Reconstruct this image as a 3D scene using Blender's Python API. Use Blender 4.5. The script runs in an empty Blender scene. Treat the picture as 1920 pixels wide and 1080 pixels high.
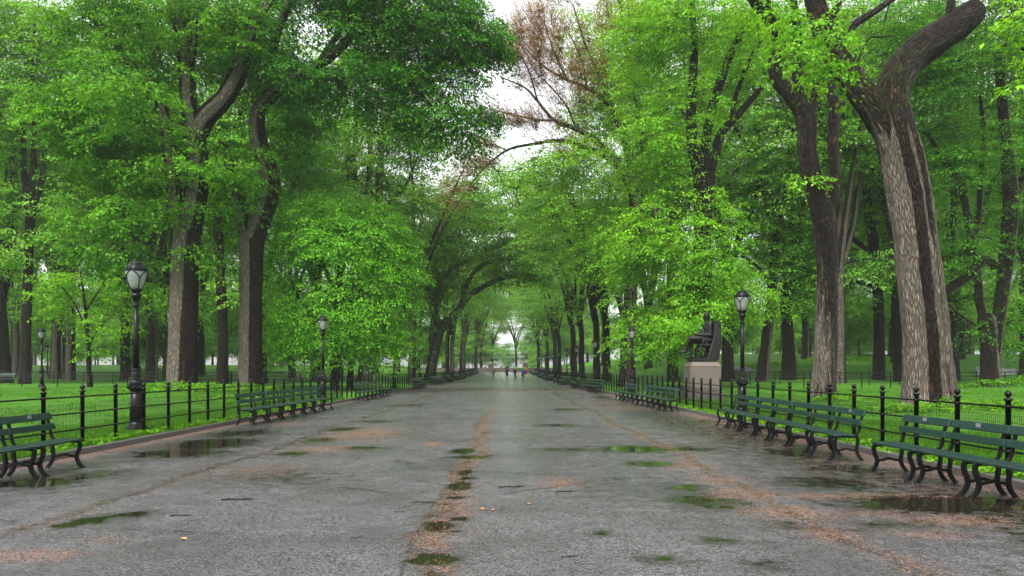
import bpy, bmesh, math, random
import numpy as np
from mathutils import Vector, Matrix
R = math.radians
PI = math.pi
scene = bpy.context.scene
COL = scene.collection

# ------------------------------------------------------------------ camera
F, VX, VY, HC = 1500.0, 950.0, 693.0, 1.5          # focal length and vanishing point in photo pixels, eye height
cam_d = bpy.data.cameras.new("camera")
cam = bpy.data.objects.new("camera", cam_d)
COL.objects.link(cam)
cam.location = (0, 0, HC)
cam.rotation_euler = (R(90), 0, 0)
cam_d.sensor_width = 36.0
cam_d.lens = F / 1920 * 36
cam_d.shift_x = (960 - VX) / 1920
cam_d.shift_y = (VY - 540) / 1920
cam_d.clip_start = 0.1
cam_d.clip_end = 3000
scene.camera = cam

# ------------------------------------------------------------------ sky, sun, exposure
SUN_EL, SUN_AZ = 54, 205
world = bpy.data.worlds.new("World")
scene.world = world
world.use_nodes = True
wn = world.node_tree
wn.nodes.clear()
sky = wn.nodes.new("ShaderNodeTexSky")
sky.sky_type = 'NISHITA'
sky.sun_disc = False
sky.sun_elevation = R(SUN_EL)
sky.sun_rotation = R(SUN_AZ)
sky.air_density = 1.0
sky.dust_density = 2.5
sky.ozone_density = 1.0
hs = wn.nodes.new("ShaderNodeHueSaturation")
hs.inputs['Saturation'].default_value = 0.12
hs.inputs['Value'].default_value = 1.35
bg = wn.nodes.new("ShaderNodeBackground")
bg.inputs['Strength'].default_value = 0.13
wo = wn.nodes.new("ShaderNodeOutputWorld")
wn.links.new(sky.outputs[0], hs.inputs['Color'])
wn.links.new(hs.outputs[0], bg.inputs['Color'])
wn.links.new(bg.outputs[0], wo.inputs['Surface'])
sd = bpy.data.lights.new("sun", 'SUN')
sun = bpy.data.objects.new("sun", sd)
COL.objects.link(sun)
sd.energy = 1.5
sd.angle = R(14)
sd.color = (1.0, 0.97, 0.92)
_a, _e = R(SUN_AZ), R(SUN_EL)
sun_dir = Vector((math.sin(_a) * math.cos(_e), math.cos(_a) * math.cos(_e), math.sin(_e)))
sun.rotation_euler = sun_dir.to_track_quat('Z', 'Y').to_euler()
scene.view_settings.view_transform = 'Standard'
scene.view_settings.look = 'None'
scene.view_settings.gamma = 1
scene.view_settings.exposure = 1.45
scene.render.engine = 'CYCLES'
cy = scene.cycles
cy.max_bounces = 9
cy.diffuse_bounces = 4
cy.glossy_bounces = 3
cy.transmission_bounces = 5
cy.transparent_max_bounces = 6
cy.volume_bounces = 1
cy.use_denoising = True
cy.caustics_reflective = False
cy.caustics_refractive = False
cy.sample_clamp_indirect = 8

# ------------------------------------------------------------------ helpers
def W(x, y, d):
    """photo pixel at a chosen distance -> point in the place"""
    return ((x - VX) * d / F, d, HC + (VY - y) * d / F)

def sstep(a, b, x):
    t = np.clip((np.asarray(x, float) - a) / (b - a), 0, 1)
    return t * t * (3 - 2 * t)

KL, KR = -7.5, 6.4                                   # inner edges of the kerbs
def mall_z(y):
    return 0.8 * sstep(100, 235, y)
def lawn_z(x, y):
    x = np.asarray(x, float); y = np.asarray(y, float)
    off = np.where(x < 0, KL - x, x - KR)
    z = mall_z(y) + 0.09 + 0.22 * sstep(0.4, 9, off)
    z = z + 3.6 * sstep(58, 130, y) * sstep(10, 34, x) + 1.6 * sstep(75, 160, y) * sstep(12, 40, -x)
    z = z + 0.05 * np.sin(x * .31 + 1.3) * np.sin(y * .23) * sstep(1, 6, off)
    return z
def gz(x, y):
    return float(lawn_z(x, y)) if (x < KL or x > KR) else float(mall_z(y))

def tag(o, label=None, cat=None, group=None, kind=None):
    if label: o['label'] = label
    if cat: o['category'] = cat
    if group: o['group'] = group
    if kind: o['kind'] = kind
    return o
def thing(name, label, cat, loc=(0, 0, 0), rz=0, group=None):
    o = bpy.data.objects.new(name, None)
    o.empty_display_size = .2
    COL.objects.link(o)
    o.location = loc
    o.rotation_euler = (0, 0, rz)
    return tag(o, label, cat, group)
def link_mesh(name, me, mat=None, parent=None):
    o = bpy.data.objects.new(name, me)
    COL.objects.link(o)
    if mat is not None and len(me.materials) == 0: me.materials.append(mat)
    if parent: o.parent = parent
    return o
def dup(root, loc, rz, label, group=None, scale=None):
    r = root.copy(); COL.objects.link(r)
    r.location = loc; r.rotation_euler = (0, 0, rz)
    if scale: r.scale = scale
    if label: r['label'] = label
    if group: r['group'] = group
    for ch in list(root.children):
        c = ch.copy(); COL.objects.link(c); c.parent = r
        for g in list(ch.children):
            d = g.copy(); COL.objects.link(d); d.parent = c
    return r

def np_mesh(name, v, f, attrs=None, smooth=False, dom='FACE'):
    """v (n,3); f (m,k) same-size faces, or a list of such arrays"""
    me = bpy.data.meshes.new(name)
    fl = f if isinstance(f, list) else [f]
    fl = [np.asarray(a, np.int32) for a in fl if len(a)]
    me.vertices.add(len(v))
    me.vertices.foreach_set('co', np.asarray(v, np.float32).ravel())
    idx = np.concatenate([a.ravel() for a in fl])
    cnt = np.concatenate([np.full(len(a), a.shape[1], np.int32) for a in fl])
    me.loops.add(len(idx))
    me.loops.foreach_set('vertex_index', idx)
    me.polygons.add(len(cnt))
    me.polygons.foreach_set('loop_start', np.concatenate([[0], np.cumsum(cnt)[:-1]]).astype(np.int32))
    me.update(calc_edges=True)
    for k, (typ, dm, val) in (attrs or {}).items():
        at = me.attributes.new(k, typ, dm)
        key = {'FLOAT': 'value', 'FLOAT_COLOR': 'color', 'FLOAT_VECTOR': 'vector'}[typ]
        at.data.foreach_set(key, np.asarray(val, np.float32).ravel())
    if smooth:
        me.polygons.foreach_set('use_smooth', np.ones(len(cnt), bool))
    return me

class MB:
    """collects simple solids into one mesh"""
    def __init__(s): s.v = []; s.f = []; s.sm = []
    def add(s, vs, fs, smooth=False):
        b = len(s.v); s.v += [tuple(p) for p in vs]
        s.f += [tuple(i + b for i in q) for q in fs]; s.sm += [smooth] * len(fs)
    def box(s, a, b, bev=0.0):
        (x0, y0, z0), (x1, y1, z1) = a, b
        if bev <= 0:
            s.add([(x0,y0,z0),(x1,y0,z0),(x1,y1,z0),(x0,y1,z0),(x0,y0,z1),(x1,y0,z1),(x1,y1,z1),(x0,y1,z1)],
                  [(0,3,2,1),(4,5,6,7),(0,1,5,4),(1,2,6,5),(2,3,7,6),(3,0,4,7)])
        else:
            bm = bmesh.new(); bmesh.ops.create_cube(bm, size=1)
            for v in bm.verts:
                v.co = Vector((x0 + (v.co.x + .5) * (x1 - x0), y0 + (v.co.y + .5) * (y1 - y0), z0 + (v.co.z + .5) * (z1 - z0)))
            bmesh.ops.bevel(bm, geom=list(bm.edges), offset=bev, segments=2, affect='EDGES', profile=.5)
            s.bm(bm)
    def bm(s, bm, smooth=False):
        bm.verts.index_update()
        s.add([v.co[:] for v in bm.verts], [[v.index for v in q.verts] for q in bm.faces], smooth)
        bm.free()
    def tube(s, pts, rad, n=8, cap=True, squash=None):
        pts = [Vector(p) for p in pts]
        if not hasattr(rad, '__len__'): rad = [rad] * len(pts)
        t = (pts[1] - pts[0]).normalized()
        up = Vector((0, 0, 1)) if abs(t.z) < .9 else Vector((1, 0, 0))
        u = t.cross(up).normalized()
        vs = []
        for i, p in enumerate(pts):
            a = pts[max(i - 1, 0)]; b = pts[min(i + 1, len(pts) - 1)]
            t = (b - a).normalized()
            u = (u - t * u.dot(t)).normalized(); w = t.cross(u)
            for k in range(n):
                an = 2 * PI * k / n
                su, sw = (squash or (1, 1))
                vs.append(p + (u * math.cos(an) * su + w * math.sin(an) * sw) * rad[i])
        fs = [(i*n+k, i*n+(k+1) % n, (i+1)*n+(k+1) % n, (i+1)*n+k) for i in range(len(pts)-1) for k in range(n)]
        s.add(vs, fs, n > 5)
        if cap:
            s.add([], [])
            b = len(s.v) - len(vs)
            s.f += [tuple(b + k for k in reversed(range(n))), tuple(b + (len(pts)-1)*n + k for k in range(n))]; s.sm += [False, False]
    def lathe(s, prof, n=16, c=(0, 0, 0), smooth=True, flute=0):
        vs = []
        for r, z in prof:
            for k in range(n):
                an = 2 * PI * k / n
                q = r * (1 - (flute if k % 2 else 0))
                vs.append((c[0] + q * math.cos(an), c[1] + q * math.sin(an), c[2] + z))
        m = len(prof)
        s.add(vs, [(i*n+k, i*n+(k+1) % n, (i+1)*n+(k+1) % n, (i+1)*n+k) for i in range(m-1) for k in range(n)], smooth)
        b = len(s.v) - len(vs)
        s.f += [tuple(b + k for k in reversed(range(n))), tuple(b + (m-1)*n + k for k in range(n))]; s.sm += [False, False]
    def bar(s, path, wy, th):
        """path in (x,z); a flat bar of width wy along y and thickness th in the plane"""
        pts = [Vector((p[0], 0, p[1])) for p in path]
        vs = []
        for i, p in enumerate(pts):
            a = pts[max(i-1, 0)]; b = pts[min(i+1, len(pts)-1)]
            t = (b - a).normalized(); nrm = Vector((-t.z, 0, t.x))
            h = th if not hasattr(th, '__len__') else th[i]
            for dn, dy in ((-1, -1), (1, -1), (1, 1), (-1, 1)):
                vs.append(p + nrm * dn * h / 2 + Vector((0, dy * wy / 2, 0)))
        n = 4
        fs = [(i*n+k, i*n+(k+1) % n, (i+1)*n+(k+1) % n, (i+1)*n+k) for i in range(len(pts)-1) for k in range(n)]
        fs += [(3, 2, 1, 0), tuple((len(pts)-1)*n + k for k in range(4))]
        s.add(vs, fs)
    def shift(s, d):
        s.v = [(p[0]+d[0], p[1]+d[1], p[2]+d[2]) for p in s.v]; return s
    def mesh(s, name):
        me = bpy.data.meshes.new(name)
        me.from_pydata(s.v, [], s.f)
        me.polygons.foreach_set('use_smooth', s.sm)
        me.update()
        return me
    def build(s, name, mat, parent=None):
        return link_mesh(name, s.mesh(name), mat, parent)

def smooth_path(pts, sub=5):
    P = [Vector(p) for p in pts]
    out = []
    for i in range(len(P) - 1):
        p0 = P[max(i-1, 0)]; p1 = P[i]; p2 = P[i+1]; p3 = P[min(i+2, len(P)-1)]
        for k in range(sub):
            t = k / sub
            out.append(.5 * ((2*p1) + (p2-p0)*t + (2*p0-5*p1+4*p2-p3)*t*t + (-p0+3*p1-3*p2+p3)*t**3))
    out.append(P[-1])
    return out

# ------------------------------------------------------------------ materials
class NT:
    def __init__(s, name):
        s.m = bpy.data.materials.new(name); s.m.use_nodes = True
        s.t = s.m.node_tree; s.t.nodes.clear()
        s.out = s.t.nodes.new("ShaderNodeOutputMaterial")
    def n(s, typ, props=None, **inp):
        nd = s.t.nodes.new("ShaderNode" + typ)
        for k, v in (props or {}).items(): setattr(nd, k, v)
        for k, v in inp.items():
            key = int(k[1:]) if k[0] == '_' and k[1:].isdigit() else k.replace('_', ' ')
            s.set(nd.inputs[key], v)
        return nd
    def set(s, sock, v):
        if isinstance(v, bpy.types.NodeSocket): s.t.links.new(v, sock)
        elif isinstance(v, bpy.types.Node): s.t.links.new(v.outputs[0], sock)
        else:
            if hasattr(sock.default_value, '__len__') and len(sock.default_value) == 4 and len(v) == 3: v = (*v, 1)
            sock.default_value = v
    def math(s, op, a, b=0.0, c=None, clamp=False):
        nd = s.t.nodes.new("ShaderNodeMath"); nd.operation = op; nd.use_clamp = clamp
        s.set(nd.inputs[0], a); s.set(nd.inputs[1], b)
        if c is not None: s.set(nd.inputs[2], c)
        return nd.outputs[0]
    def mix(s, fac, a, b, blend='MIX'):
        nd = s.t.nodes.new("ShaderNodeMix"); nd.data_type = 'RGBA'; nd.blend_type = blend
        s.set(nd.inputs[0], fac); s.set(nd.inputs[6], a); s.set(nd.inputs[7], b)
        return nd.outputs[2]
    def step(s, v, lo, hi):
        nd = s.t.nodes.new("ShaderNodeMapRange"); nd.interpolation_type = 'SMOOTHSTEP'
        s.set(nd.inputs[0], v); nd.inputs[1].default_value = lo; nd.inputs[2].default_value = hi
        return nd.outputs[0]
    def noise(s, vec, scale, detail=3, rough=.55):
        nd = s.n("TexNoise", None, Vector=vec, Scale=scale, Detail=detail, Roughness=rough)
        return nd.outputs['Fac']
    def attr(s, name, out='Fac'):
        nd = s.t.nodes.new("ShaderNodeAttribute"); nd.attribute_name = name
        return nd.outputs[out]
    def pos(s):
        return s.t.nodes.new("ShaderNodeNewGeometry").outputs['Position']
    def obj(s):
        return s.t.nodes.new("ShaderNodeTexCoord").outputs['Object']
    def done(s, shader):
        s.t.links.new(shader if isinstance(shader, bpy.types.NodeSocket) else shader.outputs[0], s.out.inputs['Surface'])
        return s.m

def mat_plain(name, col, rough=.5, metal=0.0, var=.25, scale=9, bump=0.0, spec=.5):
    t = NT(name); o = t.obj()
    n1 = t.noise(o, scale, 4)
    c = t.mix(n1, tuple(c * (1 - var) for c in col), tuple(min(1, c * (1 + var)) for c in col))
    r = t.math('ADD', rough - .1, t.math('MULTIPLY', t.noise(o, scale * 2.3, 2), .2))
    b = t.n("BsdfPrincipled", None, Base_Color=c, Roughness=r, Metallic=metal)
    b.inputs['Specular IOR Level'].default_value = spec
    if bump:
        bp = t.n("Bump", None, Strength=bump, Distance=.01, Height=t.noise(o, scale * 4, 4))
        t.set(b.inputs['Normal'], bp)
    return t.done(b)

def mat_leaf():
    t = NT("leaf")
    c = t.attr('col', 'Color')
    b = t.n("BsdfPrincipled", None, Base_Color=c, Roughness=.42)
    b.inputs['Specular IOR Level'].default_value = .16
    c2 = t.mix(1.0, c, (1.25, 1.15, .55, 1), 'MULTIPLY')
    tr = t.n("BsdfTranslucent", None, Color=c2)
    mx = t.n("MixShader", None, Fac=.44)
    t.set(mx.inputs[1], b); t.set(mx.inputs[2], tr)
    return t.done(mx)

def mat_bark():
    t = NT("bark")
    bk = t.attr('bk', 'Vector')
    dry = t.attr('dry')
    mp = t.n("Mapping", None, Vector=bk); mp.inputs['Scale'].default_value = (1, 1, .12)
    v = mp.outputs[0]
    warp = t.noise(v, 5, 2)
    v2 = t.n("VectorMath", {'operation': 'ADD'}, _0=v, _1=t.n("CombineXYZ", None, X=t.math('MULTIPLY', warp, .22), Y=t.math('MULTIPLY', warp, .16)))
    vor = t.n("TexVoronoi", {'feature': 'DISTANCE_TO_EDGE'}, Vector=v2, Scale=21)
    ridge = t.step(vor.outputs['Distance'], -.06, .34)
    fine = t.noise(v, 46, 4, .7)
    h = t.math('ADD', t.math('MULTIPLY', ridge, .75), t.math('MULTIPLY', fine, .35))
    big = t.noise(bk, 1.6, 3)
    dryn = t.step(t.math('ADD', dry, t.math('MULTIPLY', t.math('SUBTRACT', t.noise(v, 7, 5, .7), .5), .8)), .42, .62)
    wetc = t.mix(h, (.003, .0024, .002), (.027, .020, .0155))
    dryc = t.mix(h, (.028, .022, .018), (.225, .190, .155))
    c = t.mix(dryn, wetc, dryc)
    brown = t.step(t.noise(bk, 2.6, 4), .60, .75)
    c = t.mix(t.math('MULTIPLY', brown, .5), c, (.12, .055, .028))
    geo = t.t.nodes.new("ShaderNodeNewGeometry")
    nz = t.n("SeparateXYZ", None, Vector=geo.outputs['Normal']).outputs['Z']
    moss = t.attr('moss')
    mm = t.math('MULTIPLY', t.step(t.math('ADD', t.math('MULTIPLY', moss, .8), t.math('MULTIPLY', t.noise(bk, 9, 5), .95)), .82, 1.15), t.step(nz, -.7, .3))
    c = t.mix(t.math('MULTIPLY', mm, .75), c, (.065, .080, .010))
    b = t.n("BsdfPrincipled", None, Base_Color=c, Roughness=t.math('ADD', .5, t.math('MULTIPLY', dryn, .35)))
    b.inputs['Specular IOR Level'].default_value = .10
    bp = t.n("Bump", None, Strength=1.0, Distance=.08, Height=h)
    t.set(b.inputs['Normal'], bp)
    return t.done(b)

def mat_asphalt():
    t = NT("wet_asphalt")
    p = t.pos()
    wet, lit, rough_a = t.attr('wet'), t.attr('lit'), t.attr('coarse')
    n_big = t.noise(p, .55, 4)
    n_mid = t.noise(p, 2.6, 5, .6)
    n_sm = t.noise(p, 11, 4, .6)
    n_fine = t.noise(p, 70, 3, .75)
    vor = t.n("TexVoronoi", {'feature': 'F1'}, Vector=p, Scale=72)
    agg = vor.outputs['Distance']
    aggc = t.n("SeparateXYZ", None, Vector=vor.outputs['Color']).outputs[0]
    # standing water
    n_pd = t.noise(p, 4.2, 6, .68)
    wsum = t.math('ADD', wet, t.math('ADD', t.math('MULTIPLY', t.math('SUBTRACT', n_pd, .5), 1.5),
                  t.math('ADD', t.math('MULTIPLY', t.math('SUBTRACT', n_sm, .5), .6), t.math('MULTIPLY', t.math('SUBTRACT', n_fine, .5), .25))))
    pud = t.step(wsum, .57, .63)
    damp = t.step(wsum, .10, .60)
    # litter of fallen seeds
    lsum = t.math('ADD', lit, t.math('ADD', t.math('MULTIPLY', t.math('SUBTRACT', n_mid, .5), -.8),
                  t.math('ADD', t.math('MULTIPLY', t.math('SUBTRACT', n_sm, .5), 1.1), t.math('MULTIPLY', t.math('SUBTRACT', n_fine, .5), 1.6))))
    fv = t.n("TexVoronoi", {'feature': 'F1'}, Vector=p, Scale=62)
    fcell = t.n("SeparateXYZ", None, Vector=fv.outputs['Color']).outputs[1]
    fdens = t.math('MULTIPLY', t.step(lsum, .22, 1.0), .66)
    litter = t.math('MULTIPLY', t.step(t.math('SUBTRACT', fdens, fcell), -.03, .05), t.math('SUBTRACT', 1.0, t.math('MULTIPLY', pud, .8)))
    grain = t.math('ADD', t.math('MULTIPLY', aggc, .6), t.math('MULTIPLY', n_fine, .5))
    c = t.mix(t.step(grain, .22, .80), (.009, .0085, .009), (.150, .141, .152))
    c = t.mix(t.math('MULTIPLY', t.step(n_big, .42, .62), .45), c, (.028, .027, .028))
    cv = t.n("TexVoronoi", {'feature': 'DISTANCE_TO_EDGE'}, Vector=t.n("VectorMath", {'operation': 'ADD'}, _0=p, _1=t.n("CombineXYZ", None, X=t.math('MULTIPLY', n_mid, .9), Y=t.math('MULTIPLY', n_sm, .35))), Scale=.33)
    crack = t.math('MULTIPLY', t.math('SUBTRACT', 1.0, t.step(cv.outputs['Distance'], .002, .012)), t.step(t.noise(p, .8, 2), .47, .60))
    pxyz = t.n("SeparateXYZ", None, Vector=p)
    wx = t.math('ADD', pxyz.outputs[0], t.math('ADD', t.math('MULTIPLY', t.math('SUBTRACT', n_sm, .5), .14), t.math('MULTIPLY', t.math('SUBTRACT', n_big, .5), .5)))
    for x0, wd in ((3.02, .028), (-4.48, .030), (-.80, .026)):       # long construction seams
        ln = t.math('SUBTRACT', 1.0, t.step(t.math('ABSOLUTE', t.math('SUBTRACT', wx, x0)), wd * .25, wd * .8))
        crack = t.math('MAXIMUM', crack, t.math('MULTIPLY', ln, t.step(n_mid, .36, .52)))
    wy = t.math('ADD', pxyz.outputs[1], t.math('MULTIPLY', t.math('SUBTRACT', n_sm, .5), .25))
    lane = t.math('SUBTRACT', t.math('PINGPONG', wy, 9.3), .06)
    crack = t.math('MAXIMUM', crack, t.math('MULTIPLY', t.math('SUBTRACT', 1.0, t.step(t.math('ABSOLUTE', lane), .02, .06)), t.step(n_mid, .40, .56)))
    c = t.mix(t.math('MULTIPLY', damp, .80), c, (.018, .016, .014))
    c = t.mix(t.math('MULTIPLY', crack, .85), c, (.008, .007, .006))
    lc = t.mix(t.n("SeparateXYZ", None, Vector=fv.outputs['Color']).outputs[2], (.085, .038, .024), (.29, .150, .105))
    c = t.mix(litter, c, lc)
    c = t.mix(pud, c, (.014, .012, .008))
    rg = t.math('ADD', .08, t.math('ADD', t.math('MULTIPLY', n_sm, .12), t.math('MULTIPLY', t.step(n_mid, .4, .65), .16)))
    rg = t.math('ADD', rg, t.math('MULTIPLY', litter, .25))
    rg = t.math('MULTIPLY', rg, t.math('SUBTRACT', 1.0, t.math('MULTIPLY', damp, .3)))
    rmix = t.n("Mix", {'data_type': 'FLOAT'}); 
    t.set(rmix.inputs[0], pud); t.set(rmix.inputs[2], rg); t.set(rmix.inputs[3], .03)
    h = t.math('ADD', t.math('MULTIPLY', aggc, 1.0), t.math('ADD', t.math('MULTIPLY', agg, -.8), t.math('MULTIPLY', n_fine, .9)))
    bp = t.n("Bump", None, Distance=.010, Height=h)
    t.set(bp.inputs['Strength'], t.math('MULTIPLY', t.math('SUBTRACT', .68, t.math('MULTIPLY', damp, .22)), t.math('SUBTRACT', 1.0, t.math('MULTIPLY', pud, .99))))
    b = t.n("BsdfPrincipled", None, Base_Color=c, Roughness=rmix.outputs[0], Normal=bp)
    t.set(b.inputs['Specular IOR Level'], t.math('SUBTRACT', .85, t.math('MULTIPLY', pud, .58)))
    return t.done(b)

def mat_lawn():
    t = NT("lawn_grass")
    p = t.pos()
    n1 = t.noise(p, .35, 4); n2 = t.noise(p, 6, 4, .6); n3 = t.noise(p, 45, 3, .7)
    c = t.mix(n3, (.016, .060, .004), (.088, .245, .014))
    c = t.mix(t.math('MULTIPLY', t.step(n1, .4, .65), .45), c, (.055, .20, .010))
    c = t.mix(t.math('MULTIPLY', t.step(n2, .6, .75), .3), c, (.05, .12, .02))
    so = t.step(t.math('ADD', t.attr('soil'), t.math('MULTIPLY', t.math('SUBTRACT', n2, .5), 1.3)), .45, .75)
    c = t.mix(t.math('MULTIPLY', so, .85), c, t.mix(n3, (.018, .014, .009), (.075, .055, .032)))
    b = t.n("BsdfPrincipled", None, Base_Color=c, Roughness=.7)
    b.inputs['Specular IOR Level'].default_value = .2
    bp = t.n("Bump", None, Strength=.8, Distance=.06, Height=t.math('ADD', n3, n2))
    t.set(b.inputs['Normal'], bp)
    return t.done(b)

def mat_granite(name, a, b_, sc=60):
    t = NT(name); o = t.obj()
    c = t.mix(t.step(t.noise(o, sc, 3, .7), .38, .62), a, b_)
    st = t.step(t.noise(o, 2.2, 5), .45, .7)
    c = t.mix(t.math('MULTIPLY', st, .5), c, tuple(x * .45 for x in a))
    b = t.n("BsdfPrincipled", None, Base_Color=c, Roughness=.6)
    t.set(b.inputs['Normal'], t.n("Bump", None, Strength=.35, Distance=.01, Height=t.noise(o, sc * .7, 4)))
    return t.done(b)

M = {}
M['leaf'] = mat_leaf()
M['bark'] = mat_bark()
M['asphalt'] = mat_asphalt()
M['lawn'] = mat_lawn()
M['iron'] = mat_plain("black_iron", (.005, .005, .0055), .30, 0, .3, 12, .15, .16)
M['green'] = mat_plain("dark_green_paint", (.008, .027, .021), .36, 0, .55, 7, .25, .4)
M['plaque'] = mat_plain("steel_plaque", (.32, .33, .33), .35, .6, .1)
M['kerb'] = mat_plain("kerb_stone", (.075, .070, .068), .45, 0, .4, 7, .3)
M['bronze'] = mat_plain("weathered_bronze", (.009, .0085, .008), .42, .0, .5, 5, .15, .17)
M['granite'] = mat_granite("granite", (.072, .056, .043), (.118, .094, .075))
M['granite2'] = mat_granite("grey_granite", (.060, .050, .042), (.098, .082, .070))
M['sandstone'] = mat_granite("sandstone", (.12, .095, .075), (.18, .145, .118), 8)
M['rock'] = mat_granite("schist_rock", (.13, .135, .14), (.26, .265, .27), 5)
def mat_lampglass():
    t = NT("frosted_glass")
    b = t.n("BsdfPrincipled", None, Base_Color=(.30, .33, .31), Roughness=.2)
    tr = t.n("BsdfTranslucent", None, Color=(.55, .6, .57))
    mx = t.n("MixShader", None, Fac=.45); t.set(mx.inputs[1], b); t.set(mx.inputs[2], tr)
    return t.done(mx)
M['glass'] = mat_lampglass()

# ------------------------------------------------------------------ ground, pavement, kerbs
rngG = np.random.default_rng(5)
def grid_mesh(name, xs, ys, zf, attrs=None):
    X, Y = np.meshgrid(xs, ys)
    Z = zf(X, Y)
    v = np.stack([X, Y, Z], -1).reshape(-1, 3)
    nx, ny = len(xs), len(ys)
    i = np.arange(ny - 1)[:, None] * nx + np.arange(nx - 1)[None]
    f = np.stack([i, i + 1, i + 1 + nx, i + nx], -1).reshape(-1, 4)
    return np_mesh(name, v, f, {k: ('FLOAT', 'POINT', fn(X, Y).ravel()) for k, fn in (attrs or {}).items()}, True)

def field(ells):
    """sum of soft ground ellipses given by photo pixels (cx, cy, rx, ry, weight)"""
    E = []
    for cx, cy, rx, ry, w in ells:
        d = F * HC / (cy - VY)
        E.append(((cx - VX) * d / F, d, rx * 1.15 * d / F, max(ry, .8) * 1.35 * d * d / (F * HC), w * 1.08))
    def fn(X, Y):
        o = np.zeros_like(X)
        for x, y, a, b, w in E:
            o = np.maximum(o, w * np.exp(-(((X - x) / a) ** 2 + ((Y - y) / b) ** 2) * .8))
        return o
    return fn
PUD = [(395, 832, 70, 9, 1.0), (330, 850, 90, 7, .85), (450, 812, 60, 7, .75), (60, 905, 90, 10, .85), (180, 890, 60, 10, .6),
       (1780, 945, 190, 16, .95), (1560, 905, 110, 12, .72), (1500, 850, 70, 8, .8), (1590, 880, 80, 9, .75),
       (1320, 940, 80, 14, .68), (1290, 915, 50, 8, .62), (1190, 842, 55, 4.5, 1.05), (1290, 842, 60, 4, .7), (1060, 843, 70, 3, .6), (1220, 870, 50, 4.5, .75),
       (868, 846, 20, 4, 1.05), (880, 857, 36, 2.5, .95), (872, 885, 12, 5, 1.05), (872, 897, 18, 3, .9), (862, 912, 19, 7, 1.1), (858, 933, 20, 3, .8), (862, 973, 26, 4, .9),
       (822, 987, 26, 7, 1.15), (858, 996, 18, 3, .8), (812, 1050, 38, 9, 1.2), (250, 965, 40, 5, .8), (180, 975, 45, 6, .85), (120, 985, 30, 5, .8),
       (600, 825, 30, 4, .7), (640, 805, 30, 3, .75), (550, 850, 30, 4, .7), (520, 895, 120, 14, .40), (680, 840, 40, 3, .7),
       (1180, 747, 26, 2.2, .9), (1130, 745, 20, 2, .6), (1040, 797, 40, 2.2, .7), (1060, 768, 30, 2, .6),
       (1130, 1000, 30, 6, .55), (1350, 1015, 50, 8, .55), (1250, 1050, 50, 8, .6), (1430, 1060, 40, 8, .6), (1700, 985, 120, 14, .5), (1480, 985, 60, 8, .5),
       (1410, 800, 60, 5, .7), (1330, 790, 50, 4, .6), (760, 760, 40, 2, .6), (700, 790, 40, 2.5, .55), (480, 780, 30, 4, .7)]
LIT = [(680, 815, 80, 10, .62), (610, 842, 70, 8, .55), (700, 805, 60, 6, .55), (1050, 905, 45, 9, .62), (810, 833, 30, 4, .6), (470, 880, 140, 16, .42),
       (860, 950, 40, 30, .60), (820, 1010, 40, 40, .62), (905, 800, 14, 30, .6), (1400, 925, 70, 14, .62), (1480, 960, 90, 14, .7), (1560, 1000, 60, 20, .6),
       (1300, 875, 60, 12, .55), (1350, 900, 50, 12, .6), (1800, 975, 140, 12, .62), (1740, 1000, 90, 10, .55), (1650, 965, 120, 10, .5), (1560, 930, 160, 6, .6), (1780, 930, 170, 6, .62), (1850, 915, 120, 7, .6),
       (60, 1040, 110, 10, .68), (200, 1010, 60, 8, .4), (40, 990, 60, 8, .45), (960, 733, 260, 2, .66), (1180, 765, 110, 5, .5), (1120, 755, 80, 3, .5), (880, 727, 200, 1.5, .5), (540, 795, 40, 4, .5)]
fP, fL = field(PUD), field(LIT)
def wob(Y, s, a): return a * (np.sin(Y * s) + .6 * np.sin(Y * s * 2.7 + 1) + .4 * np.sin(Y * s * 6.1 + 2))
def seam(X, Y, x0, w): return np.exp(-((X - x0 - wob(Y, .5, .10)) / w) ** 2)
def joints(Y, w=.10):
    o = np.zeros_like(Y)
    for j in (18.6, 29.5, 41, 54, 68, 84, 104, 128): o = np.maximum(o, np.exp(-((Y - j) / (w * (1 + j * .012))) ** 2))
    return o
def wet_f(X, Y):
    o = fP(X, Y)
    o = np.maximum(o, .42 * seam(X, Y, 3.05, .12)); o = np.maximum(o, .46 * seam(X, Y, -4.45, .13)); o = np.maximum(o, .24 * np.exp(-((X - 1.6) / 1.5) ** 2) * sstep(7, 10, Y) * sstep(26, 16, Y)); o = np.maximum(o, .47 * seam(X, Y, -.62, .20) * (Y < 30))
    o = np.maximum(o, .30 * joints(Y))
    o = np.maximum(o, .42 * np.exp(-((X - KL - .9) / .9) ** 2) * sstep(60, 20, Y)); o = np.maximum(o, .54 * np.exp(-((X - KR + 1.3) / 1.3) ** 2) * sstep(60, 20, Y))
    o = np.maximum(o, .26 * sstep(1.5, 4, X) * sstep(22, 12, Y))
    return o
def lit_f(X, Y):
    o = fL(X, Y)
    o = np.maximum(o, .50 * seam(X, Y, 3.05, .30) * sstep(45, 20, Y)); o = np.maximum(o, .36 * seam(X, Y, -4.45, .35)); o = np.maximum(o, .58 * seam(X, Y, -.58, .24) * (Y < 32))
    o = np.maximum(o, .74 * np.exp(-((X - KL) / .45) ** 2)); o = np.maximum(o, .66 * np.exp(-((X - KR) / .9) ** 2))
    o = np.maximum(o, .30 * joints(Y, .35)); o = np.maximum(o, .24 * sstep(55, 110, Y)); o = np.maximum(o, .36 * sstep(3, 5.5, X) * sstep(70, 20, Y))
    return o
ys = [1.5]
while ys[-1] < 246: ys.append(ys[-1] + .045 + .0085 * ys[-1])
ys = np.array(ys)
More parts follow.
